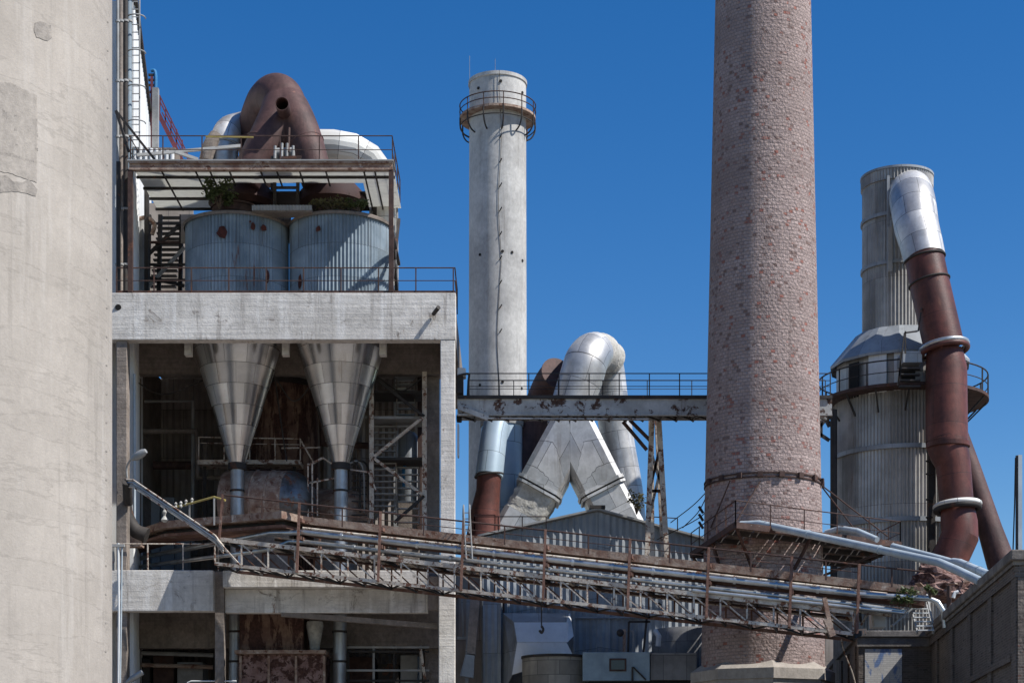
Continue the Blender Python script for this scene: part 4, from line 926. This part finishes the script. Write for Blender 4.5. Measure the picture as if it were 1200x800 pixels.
for i in range(12):
    a=2*math.pi*(i+.3)/12; q=Vector((cx2+rg*math.cos(a),cy2+rg*math.sin(a),zg)); MB().bar(q,q+Vector((0,0,.72)),.05).build('post','rail',ro)
    pth=[q,Vector((cx2+rg*.99*math.cos(a),cy2+rg*.99*math.sin(a),zg-.5)),Vector((cx2+(rg*.55+r2_*.45)*math.cos(a),cy2+(rg*.55+r2_*.45)*math.sin(a),zg-.85)),Vector((cx2+r2_*math.cos(a),cy2+r2_*math.sin(a),zg-1.0))]
    MB().tube(crom(pth,3),.04,6).build('bracket','dark',wc)
MB().tube(ring(rg*.99,zg-.4),.03,6).build('lower_ring','dark',wc)
for a,hh in ((-1.65,1.0),(-2.9,.55)):
    q=Vector((cx2+r2_*math.cos(a),cy2+r2_*math.sin(a),zt2-1.6 if hh==1. else zt2-.5)); MB().tube([q,q+Vector((0,0,hh+1.2))],.011,5).build('lightning_rod','grey',wc)
pts=[]; a=-1.50; z=zt2
while z>10: pts.append(Vector((cx2+(r2_*1.015)*math.cos(a),cy2+(r2_*1.015)*math.sin(a),z))); z-=.9; a=-1.55+.05*math.sin(z*.9)+(.06 if z>30 else .02)
MB().tube(pts,.013,5).build('conductor_cable','dark',wc)
for i in range(9):
    z=ZP(175+i*28,DC); a=-1.5; MB().bar(Vector((cx2+r2_*math.cos(a),cy2+r2_*math.sin(a),z)),Vector((cx2+r2_*1.08*math.cos(a+.07),cy2+r2_*1.08*math.sin(a+.07),z+.18)),.04).build('step_iron','dark',wc)
for px,y in ((589,295),(600,295),(563,297),(587,96),(561,101),(612,103),(612,301),(589,448),(611,452),(563,450)):
    s=(px-583.2)/33.7; a=math.asin(max(-.97,min(.97,s)))-math.pi/2; q=Vector((cx2+r2_*math.cos(a),cy2+r2_*math.sin(a),ZP(y,90.6))); d=Vector((math.cos(a),math.sin(a),0))
    MB().tube([q-d*.05,q+d*.03],.075,10).build('putlog_hole','black',wc)

# ------------------------------------------------------------------ brick chimney
DCH=73.
bc=XP(894,DCH)
kk=math.sqrt(1+(bc/DCH)**2)
def rb(z):      # radius from outline half widths 56px at row 0 and 68px at row 560
    z0,z1=ZP(0,DCH),ZP(560,DCH); return lerp(M(56,DCH),M(68,DCH),(z0-z)/(z0-z1))/kk
zp_=ZP(784,DCH)
kc=thing('brick_chimney','massive tapering pinkish brick chimney cut off by the top of the photo','chimney',(bc,DCH,0))
m=MB(); zs=[zp_+ (44-zp_)*i/12 for i in range(13)]
def blathe(mm,prof,n=96,ref=None):
    ref=ref or prof[0][0]; mm.lathe(bc,DCH,prof,n)
blathe(m,[(rb(z),z) for z in zs]); m.lathe(bc,DCH,[(rb(44),44),(rb(44)*.7,44.02)],96); m.build('shaft','brick',kc)
zb=ZP(566,DCH)
for dz in (.0,-.16): MB().lathe(bc,DCH,[(rb(zb+dz),zb+dz-.03),(rb(zb)+.05,zb+dz-.03),(rb(zb)+.05,zb+dz+.03),(rb(zb+dz),zb+dz+.03)],72,smooth=False).build('iron_band','rail',kc)
for i in range(9):
    a=-math.pi+.35+i*math.pi/9; q=Vector((bc+(rb(zb)+.1)*math.cos(a),DCH+(rb(zb)+.1)*math.sin(a),zb-.08)); d=Vector((-math.sin(a),math.cos(a),0))
    MB().bar(q-d*.13,q+d*.08,.10,.22).build('band_lug','rail',kc)
m=MB(); R8=M(77,DCH)
m.lathe(bc,DCH,[(R8*1.06,0),(R8*1.06,ZP(800,DCH)),(R8*1.10,ZP(799.9,DCH)),(R8*1.10,ZP(788,DCH)),(rb(zp_)-.05,ZP(778,DCH))],8,smooth=False); m.build('plinth','patch2',kc)

# platform wrapped round the chimney
A_=W(862,615,67.2); zq=A_.z; B_=W(1055,638,67.2*335/312); C_=W(810,650,67.2*335/300)
for v in (A_,B_,C_): v.z=zq
E_=B_+(C_-A_)*.75
cp=thing('chimney_platform','rusty open platform slung round the foot of the brick chimney','platform',A_.lerp(E_,.5))
for a,b in ((A_,B_),(A_,C_),(C_,E_),(B_,E_)): MB().bar(a,b,.12,.24).build('edge_beam','rail',cp)
nn=22
for i in range(nn):
    if i%2==0 or True:
        a=A_.lerp(B_,(i+.5)/nn); b=C_.lerp(E_,(i+.5)/nn); 
        k=.34 if i%3 else .22
        MB().bar(a+Vector((0,0,.05)),b+Vector((0,0,.05)),k,.05).build('deck_plank','dim_concrete' if i%4 else 'rust',cp)
for t_ in (.15,.4,.65,.9): MB().bar(A_.lerp(C_,t_)+Vector((0,0,-.1)),B_.lerp(E_,t_)+Vector((0,0,-.1)),.12,.18).build('bearer','dark',cp)
cc=Vector((bc,DCH,0))
for q in (A_,A_.lerp(B_,.45),B_,A_.lerp(C_,.5),C_):
    d=(cc-q); d.z=0; d.normalize(); e=cc-d*rb(11); e.z=zq-1.2
    MB().bar(q,e,.1).build('bracket','rail',cp)
railing(cp,[C_,A_.lerp(C_,.4),A_],M(27,72),1.7,'rail',.03,mids=(.5,)); railing(cp,[A_,B_],M(27,72),1.7,'rail',.03,mids=(.5,)); railing(cp,[B_,B_.lerp(E_,.5)],M(27,72),1.5,'rail',.03,mids=(.5,))
for a,b in (((856,562),(833,618)),((893,560),(861,614)),((963,570),(1003,622)),((965,570),(1040,628))): MB().tube([W(*a,70.7 if a[0]<900 else 73),W(*b,72 if a[0]<860 else 70 if a[0]<900 else 74)],.03,6).build('hanger_rod','rail',cp)
cb=thing('slack_cables','slack dark cables running left from the brick chimney band','cable',W(810,600,74))
for k,(p0,p1,p2) in enumerate((((829,575),(812,592),(786,612)),((829,579),(818,600),(800,618)),((830,590),(820,606),(770,632)))): MB().tube(crom([W(*p0,73.2),W(*p1,75),W(*p2,78)],5),.022,5).build('cable','dark',cb)
for y in (593,602,611): MB().bar(W(819,y,75),W(824,y+8,75),.1).build('clamp','dark',cb)

# ------------------------------------------------------------------ corrugated tower on the right
DT=82.
tx,ty,tr_=CYL(976.5,1133,DT); ux,uy,ur=CYL(1010,1092.5,DT); ux=lerp(tx,ux,1.)
ct=thing('corrugated_tower','corrugated grey round tower with a slimmer top stack and a ring gallery','tower',(tx,ty,0))
ze=ZP(430,DT); zg3=ZP(474,DT); zc=ZP(392,DT); ztp=ZP(208,DT)
m=MB(); m.corr(tx,ty,tr_-.03,0,zg3,116,.035); m.build('lower_shell','tower',ct)
m=MB(); m.lathe(tx,ty,[(tr_*.97,zg3),(tr_*.97,ze)],14,smooth=False); m.build('drum','tower',ct)
m=MB(); m.lathe(tx,ty,[(tr_+.18,ze-.12),(tr_+.2,ze),(ur+.45,zc-.1),(ur*.5,zc)],14,smooth=False); m.build('conical_roof','cladding',ct)
m=MB(); m.corr(ux,uy,ur-.03,zc-.3,ztp-.6,64,.022); m.build('upper_stack','tower',ct)
m=MB(); m.corr(ux,uy,ur+.03,ztp-.6,ztp-.12,70,.03); m.build('crown_band','tower',ct)
MB().lathe(ux,uy,[(ur+.02,ztp-.12),(ur+.08,ztp-.1),(ur+.08,ztp),(ur-.3,ztp+.02)],64).build('rim','cladding',ct)
for y,c in ((262,''),(318,'')): MB().lathe(ux,uy,[(ur,ZP(y,DT)-.08),(ur+.07,ZP(y,DT)-.08),(ur+.07,ZP(y,DT)+.08),(ur,ZP(y,DT)+.08)],64,smooth=False).build('hoop','cladding',ct)
MB().bar(W(1041,318,80.3),W(1041,206,80.3),.12,.1).build('cable_channel','cladding',ct)
MB().bar(W(1043,266,80.2),W(1043,318,80.2),.2,.1).build('cable_box','tower',ct)
for z in (18.2,14.9): MB().lathe(tx,ty,[(tr_,z-.1),(tr_+.09,z-.1),(tr_+.09,z+.1),(tr_,z+.1)],80,smooth=False).build('hoop','cladding',ct)
rgl=M(100,DT)*.985
MB().lathe(tx+.12,ty,[(tr_*.95,zg3-.02),(rgl,zg3-.02),(rgl,zg3+.12),(tr_*.95,zg3+.12)],64,smooth=False).build('gallery_deck','rail',ct)
gx=tx+.12
rng=lambda rad,z,n=48:[Vector((gx+rad*math.cos(2*math.pi*i/n),ty+rad*math.sin(2*math.pi*i/n),z)) for i in range(n+1)]
m=MB(); m.tube(rng(rgl-.05,zg3+1.15),.035,6); m.tube(rng(rgl-.05,zg3+.62),.022,6); ro=m.build('railing','dark',ct)
for i in range(16):
    a=2*math.pi*(i+.4)/16; q=Vector((gx+(rgl-.05)*math.cos(a),ty+(rgl-.05)*math.sin(a),zg3)); MB().bar(q,q+Vector((0,0,1.15)),.06).build('post','dark',ro)
    a2=a+.1; MB().bar(Vector((gx+(rgl-.1)*math.cos(a2),ty+(rgl-.1)*math.sin(a2),zg3-.05)),Vector((tx+tr_*math.cos(a2),ty+tr_*math.sin(a2),zg3-.95)),.07).build('gallery_bracket','dark',ct)
def drumq(px,y0,y1,w,name,mat):
    s=(px-1055)/78.; a=math.asin(s)-math.pi/2+.22; d=Vector((math.cos(a),math.sin(a),0)); tt=Vector((-d.y,d.x,0)); D=ty+tr_*math.sin(a)
    q=Vector((tx,ty,0))+d*(tr_*.985); m=MB(); z0,z1=ZP(y1,D),ZP(y0,D); o=d*.04
    m.prism([q-tt*w+Vector((0,0,z0)),q+tt*w+Vector((0,0,z0)),q+tt*w+Vector((0,0,z1)),q-tt*w+Vector((0,0,z1))],o); m.build(name,mat,ct)
drumq(1031,407,455,.32,'doorway','black'); drumq(983,425,466,.3,'doorway','black')
drumq(1020,409,457,.16,'door_jamb','white'); drumq(1043,405,453,.2,'door_panel','cladding'); drumq(1001,414,460,.42,'wall_panel','white')
MB().tube([W(977,700,79.9),W(977,480,79.9)],.16,12).build('downpipe','dark',ct)
gst=thing('gallery_stair','small steel stair and landing on the tower gallery','stairs',W(1065,452,78))
MB().box(XP(1056,78),XP(1078,78),77.6,78.8,ZP(427,78),ZP(414,78)+.0).build('landing','cladding',gst)
for i in range(4): MB().bar(W(1056-i*.8,432+i*7,77.6),W(1078,432+i*7,77.6),.3,.07).build('tread','dark',gst)
for a,b in (((1052,452),(1060,390)),((1060,390),(1075,388)),((1076,388),(1080,361)),((1061,388),(1061,414)),((1053,450),(1056,412))): MB().bar(W(*a,77.5),W(*b,77.5),.06).build('handrail','dark',gst)
kb=thing('tower_bracket','dark lattice bracket joining the walkway to the tower gallery','bracket',W(966,490,79))
for a,b in (((961,478),(972,478)),((961,478),(972,500)),((961,500),(972,486)),((960,508),(972,516)),((962,478),(962,512))): MB().bar(W(*a,79),W(*b,79),.14).build('bar','dark',kb)

# ------------------------------------------------------------------ ducts down the tower front
ed=thing('tower_downcomer','red-brown downcomer pipe with silver elbow on the front of the round tower','duct',W(1112,655,77))
p=crom([W(1062,224,82.6),W(1066,226,80.9),W(1070,240,79.7),W(1074,265,79.),W(1079,284,78.7),W(1084,305,78.4)],5)
m=MB(); m.tube(p,interp([.85,1.02,1.02,.99,.95,.92],len(p)),32); m.build('silver_elbow','silver',ed)
m=MB(); m.tube([W(1083,301,78.4),W(1089,331,78.2)],[.86,.87],30); m.tube([W(1089,331,78.2),W(1106,405,77.8)],.88,30); m.build('upper_pipe','redbrown',ed)
for q,d,rr,th,mt in ((W(1083.5,304,78.4),Vector((.15,-.1,-1)),.90,.05,'dark'),(W(1089,331,78.2),Vector((.2,-.1,-1)),.90,.045,'dark'),(W(1106,407,77.8),Vector((.12,-.12,-1)),1.03,.11,'pipe'),(W(1107,411,77.75),Vector((.12,-.12,-1)),1.0,.12,'redbrown'),(W(1122,592,77.2),Vector((.05,-.08,-1)),.96,.11,'whitepaint'),(W(1122,596,77.2),Vector((.05,-.08,-1)),.94,.12,'dark')): MB().torus(q,d,rr,th,40,10).build('collar',mt,ed)
m=MB(); m.tube([W(1107,412,77.75),W(1109,432,77.7),W(1109.5,518,77.5)],[.80,.90,.92],30); m.build('middle_pipe','redbrown',ed)
m=MB(); m.tube([W(1109.5,516,77.5),W(1112,530,77.4),W(1117,545,77.3),W(1121,590,77.2)],[.92,.86,.76,.74],30); m.build('lower_pipe','redbrown',ed,angle=14)
m=MB(); m.tube([W(1122,596,77.2),W(1124,612,77.1),W(1125,628,77.),W(1110,662,76.9),W(1104,690,76.9)],[.74,.80,.82,.80,.78],28); m.build('foot_bend','redbrown',ed,angle=14)
MB().tube([W(1091,690,78.5),W(1091,480,78.5)],.22,4,phase=math.pi/4).build('cable_tray','dark',ed)
for y in (540,555,585,606): MB().torus(W(1089,y,78.2),(0,0,1),.14,.03,14,6).build('cable_clip','dark',ed)
m=MB(); m.lathe(XP(1111,77.4),77.4,[(.93,ZP(520,77.4)),(.96,ZP(519,77.4)),(.96,ZP(524,77.4)),(.9,ZP(525,77.4))],30); m.build('mitre_seam','redbrown',ed)
dq=thing('leaning_pipe','thinner brown pipe leaning out to the right from the downcomer','pipe',W(1175,660,78.5))
m=MB(); m.tube([W(1118,500,79.5),W(1136,550,79.2),W(1160,620,78.8),W(1176,668,78.5)],[.5,.52,.55,.66],24); m.build('pipe','brown',dq)
rl=thing('rusted_hood','crumbling rusted hood under the downcomer foot','hood',W(1105,690,74))
rnd=random.Random(11); m=MB(); rgs=[]
for k in range(11):
    rad=lerp(.75,1.65,(k/10)**.8); z=lerp(ZP(658,74.5),ZP(702,74.5),k/10); rgs.append([Vector((XP(1104,74.5)+rad*(1+rnd.uniform(-.16,.16))*math.cos(2*math.pi*j/22),74.5+rad*(1+rnd.uniform(-.16,.16))*math.sin(2*math.pi*j/22)*.8,z+rnd.uniform(-.09,.09))) for j in range(22)])
m.rings(rgs,smooth=False); m.build('hood','rust_paint',rl)
for k in range(7):
    a=rnd.uniform(3.4,6.0); q=Vector((XP(1104,74.5)+1.5*math.cos(a),74.5+1.3*math.sin(a),ZP(695,74.5)+rnd.uniform(-.3,.7))); MB().bar(q,q+Vector((rnd.uniform(-.6,.6),-.2,rnd.uniform(-.5,.2))),.3,.04).build('loose_flake','rust',rl)
# pale blue pipes from the chimney platform to the brick roof
bpg='pale pipes from chimney platform to brick roof'
def bpipe(label,pts,r):
    t=thing('pale_pipe',label,'pipe',pts[0],bpg); MB().tube(pts,r,14).build('pipe','bluepipe',t)
    for a,b in zip(pts,pts[1:]):
        if (b-a).length>3:
            for f in (.3,.7): c=a.lerp(b,f); d=(b-a).normalized(); MB().tube([c-d*.04,c+d*.04],r*1.15,14).build('joint','bluepipe',t)
bpipe('longest pale blue pipe descending from chimney platform to the brick parapet',[W(868,614.5,69.5),W(890,613.5,69),W(1100,658.5,60.5),W(1122,668,58.5),W(1149,681,56.3)],.145)
bpipe('middle pale blue pipe half hidden behind the longest one',[W(968,624,71),W(985,619,70.5),W(1005,622,70),W(1028,632,69)],.12)
bpipe('pale blue pipe starting at the right end of the chimney platform',[W(1046,640,66),W(1100,654,64),W(1128,662,62)],.13)
bpipe('short stout pale blue pipe lying by the corner of the brick roof',[W(1117,658,62),W(1125,659,61.5),W(1158,673,57)],.14)

# ------------------------------------------------------------------ brick warehouse at lower right
def wx(D): return 14.39+.121*(D-50)
zwl=9.14
bw=thing('brick_warehouse','dark grey brick warehouse with recessed panels and stone coping, lower right corner','building',(18,70,0))
def brickbox(m,p,z0,z1):
    n=len(p)
    for i in range(n): m.wallquad(p[i],p[(i+1)%n],z0,z1)
    m.add([(q[0],q[1],z1) for q in p],[tuple(range(n))])
m=MB(); o=.10
P4=[(wx(50)+o,50+.2),(wx(50)+14,50+.2),(wx(104)+14,104),(wx(104)+o,104)]
brickbox(m,P4,0,zwl-.3); m.build('wall','wall_brick',bw)
D=50.; i=0
while D<100:
    wd_=.7 if i else .75
    m=MB(); P=[(wx(D),D),(wx(D)+.5,D),(wx(D+wd_)+.5,D+wd_),(wx(D+wd_),D+wd_)]; brickbox(m,P,0,zwl-.75); m.build('pilaster','wall_brick',bw)
    D+=4.6; i+=1
m=MB(); P=[(wx(50)-.06,49.9),(wx(50)+14,49.9),(wx(104)+.5,104),(wx(104)-.06,104)]; brickbox(m,[(wx(50)-.02,49.96),(wx(50)+.5,49.96),(wx(104)+.5,104),(wx(104)-.02,104)],zwl-.75+.002,zwl-.3); m.build('frieze','wall_brick',bw)
m=MB(); brickbox(m,[(wx(50)+.5+.003,49.96),(wx(50)+14,49.96),(wx(50)+14,50.4),(wx(50)+.5+.003,50.4)],zwl-.75,zwl-.3); m.build('frieze','wall_brick',bw)
m=MB(); m.prism([Vector((wx(50)-.2,49.75,zwl-.297)),Vector((wx(50)+14,49.75,zwl-.297)),Vector((wx(50)+14,50.8,zwl-.297)),Vector((wx(50.8)+.7,50.8,zwl-.297)),Vector((wx(104)+.7,104,zwl-.297)),Vector((wx(104)-.2,104,zwl-.297))],(0,0,.3)); m.build('coping','coping',bw,bevel=.04)
MB().box(wx(50)+.05,wx(50)+.65,49.93,49.957,0,zwl-.76).build('pilaster','wall_brick',bw)
an=thing('brick_annex','lower brick annex with blue and white painted end wall below the bridge end','building',(15.5,80,0))
ax0=14.07; zan=9.0
m=MB(); brickbox(m,[(ax0,71),(wx(71)+.1,71),(wx(100),100),(ax0+3.2,100)],0,zan-.25); m.build('wall','wall_brick',an)
m=MB(); m.prism([Vector((ax0-.15,70.8,zan-.247)),Vector((wx(71)+.0,70.8,zan-.247)),Vector((wx(100),100,zan-.247)),Vector((ax0+3.05,100,zan-.247))],(0,0,.26)); m.build('coping','coping',an,bevel=.03)
MB().prism([Vector((ax0-.08,70.9,zan-.62)),Vector((wx(71),70.9,zan-.62)),Vector((wx(71),70.997,zan-.62)),Vector((ax0-.08,70.997,zan-.62))],(0,0,.36)).build('cornice','coping',an)
MB().box(ax0+.25,ax0+1.75,70.975,70.994,4,zan-.72).build('painted_wall','mural',an)
for i in range(7):
    D=72+i*3.6; x=lambda q: ax0+3.2*(q-71)/29
    m=MB(); brickbox(m,[(x(D)-.07,D),(x(D)+.1,D),(x(D+.8)+.1,D+.8),(x(D+.8)-.07,D+.8)],0,zan-.5); m.build('pilaster','wall_brick',an)
pm=thing('roof_pole','slim blue-grey double pole on the corner of the brick warehouse','pole',W(1194,645,50.6))
MB().bar(W(1195,648,50.6),W(1195,533,50.6),.11,.11).build('pole','bluepipe',pm)
MB().bar(W(1191.3,648,50.6),W(1191.3,533.5,50.6),.05,.05).build('pole','dark',pm)
MB().tube([W(1187,648,50.7),W(1189,590,50.7),W(1190,536,50.6)],.02,5).build('cable','dark',pm)

zsc=zwl-3.1
m=MB(); brickbox(m,[(wx(50)+.045,50.7),(wx(50)+.3,50.7),(wx(104)+.3,104),(wx(104)+.045,104)],zsc,zsc+.22); m.build('string_course','wall_brick',bw)
m=MB(); brickbox(m,[(wx(50)-.09,49.9),(wx(50)+.4,49.9),(wx(104)+.4,104),(wx(104)-.09,104)],zwl-.42,zwl-.303); m.build('corbel','coping',bw)
ls=thing('added_dark_block','added dark block in the narrow gap between brick chimney and annex','shed',W(970,770,92))  # block added to darken the gap where sky showed through
MB().box(XP(925,92),XP(1010,92),92,97,0,ZP(700,92)).build('wall','dark_cladding',ls)
MB().box(XP(922,92),XP(1013,92),91.7,97.3,ZP(700,92)+.003,ZP(695,92)).build('roof','dark',ls)
# bits on the annex roof
kb2=thing('roof_cabinet','battered white cabinet on the annex roof at the bridge end','cabinet',W(1030,735,68))
MB().box(XP(1022,68),XP(1037,68),67.8,68.6,ZP(735,68),ZP(711,68)).build('body','white',kb2,bevel=.02)
MB().bar(W(1009,732,67.6),W(1021,712,67.6),.08).bar(W(1021,712,67.6),W(1024,733,67.6),.06).build('stay','truss',kb2)
sl=thing('roof_steps','pale metal steps leaning at the bridge end on the annex roof','steps',W(1078,738,66))
for x0 in (1067,1086): MB().bar(W(x0,709,66.6),W(x0+8,741,65.4),.06,.12).build('stringer','grey',sl)
for i in range(6): MB().bar(W(1068+i*1.4,713+i*5,66.4-i*.2),W(1087+i*1.4,713+i*5,66.4-i*.2),.18,.04).build('tread','white',sl)
MB().bar(W(1086,696,66.2),W(1093,730,65.6),.06).bar(W(1045,733,66),W(1068,713,66),.4,.06).build('ramp','grey',sl)
bush('shrub','bright green weeds sprouting at the right end of the pipe bridge',W(1062,698,65.6),.45,.3,.4,420,clumps=10)
bush('shrub','small green weed on the bridge end nearest the brick parapet',W(1090,694,65.4),.25,.2,.25,160,clumps=6)
vp=thing('roof_vent_pipe','short rusty vent pipe stub behind the brick parapet','pipe',W(1112,705,65.5))
MB().tube([W(1112,712,65.5),W(1112,686,65.5)],.09,8).build('pipe','rail',vp)
MB().tube([W(1117,700,65.3),W(1119,694,65.3),W(1123,693,65.3)],.07,8).build('hook','white',vp)
aw=thing('wall_cable','thin pale cable drooping over the annex parapet','cable',W(990,760,69))
MB().tube(crom([W(986,749,68),W(990,765,69),W(998,785,70),W(1003,803,70.5)],4),.03,5).build('cable','truss',aw)

# ------------------------------------------------------------------ light, sky, camera
AZ=R(21); SUN=Vector((math.cos(AZ)*math.cos(R(50)),-math.sin(AZ)*math.cos(R(50)),math.sin(R(50)))).normalized()
sl_=bpy.data.lights.new('sun','SUN'); sl_.energy=5.0; sl_.angle=R(.53); sl_.color=(1,.965,.92)
so=bpy.data.objects.new('sun',sl_); COL.objects.link(so); so.rotation_euler=(-SUN).to_track_quat('-Z','Y').to_euler(); so.location=(60,-20,80)
wd=bpy.data.worlds.new('World'); scn.world=wd; wd.use_nodes=True; nt=wd.node_tree
sky=nt.nodes.new('ShaderNodeTexSky'); sky.sky_type='NISHITA'; sky.sun_disc=False
sky.sun_elevation=R(50); sky.sun_rotation=R(90)+AZ; sky.altitude=300; sky.air_density=1.0; sky.dust_density=0.15; sky.ozone_density=3.0
hs=nt.nodes.new('ShaderNodeHueSaturation'); hs.inputs['Saturation'].default_value=1.38; hs.inputs['Value'].default_value=1.0; hs.inputs['Hue'].default_value=.507
nt.links.new(sky.outputs[0],hs.inputs['Color']); nt.links.new(hs.outputs[0],nt.nodes['Background'].inputs[0]); nt.nodes['Background'].inputs[1].default_value=.095
cam=bpy.data.cameras.new('camera'); co=bpy.data.objects.new('camera',cam); COL.objects.link(co)
co.location=(0,0,EYE); co.rotation_euler=(R(90),0,0); cam.sensor_width=36; cam.lens=36*F/1200; cam.shift_y=(HZ-400)/1200; cam.clip_end=20000
scn.camera=co
vs_=scn.view_settings; vs_.view_transform='Standard'; vs_.look='None'; vs_.exposure=.35; vs_.gamma=1; vs_.use_curve_mapping=False
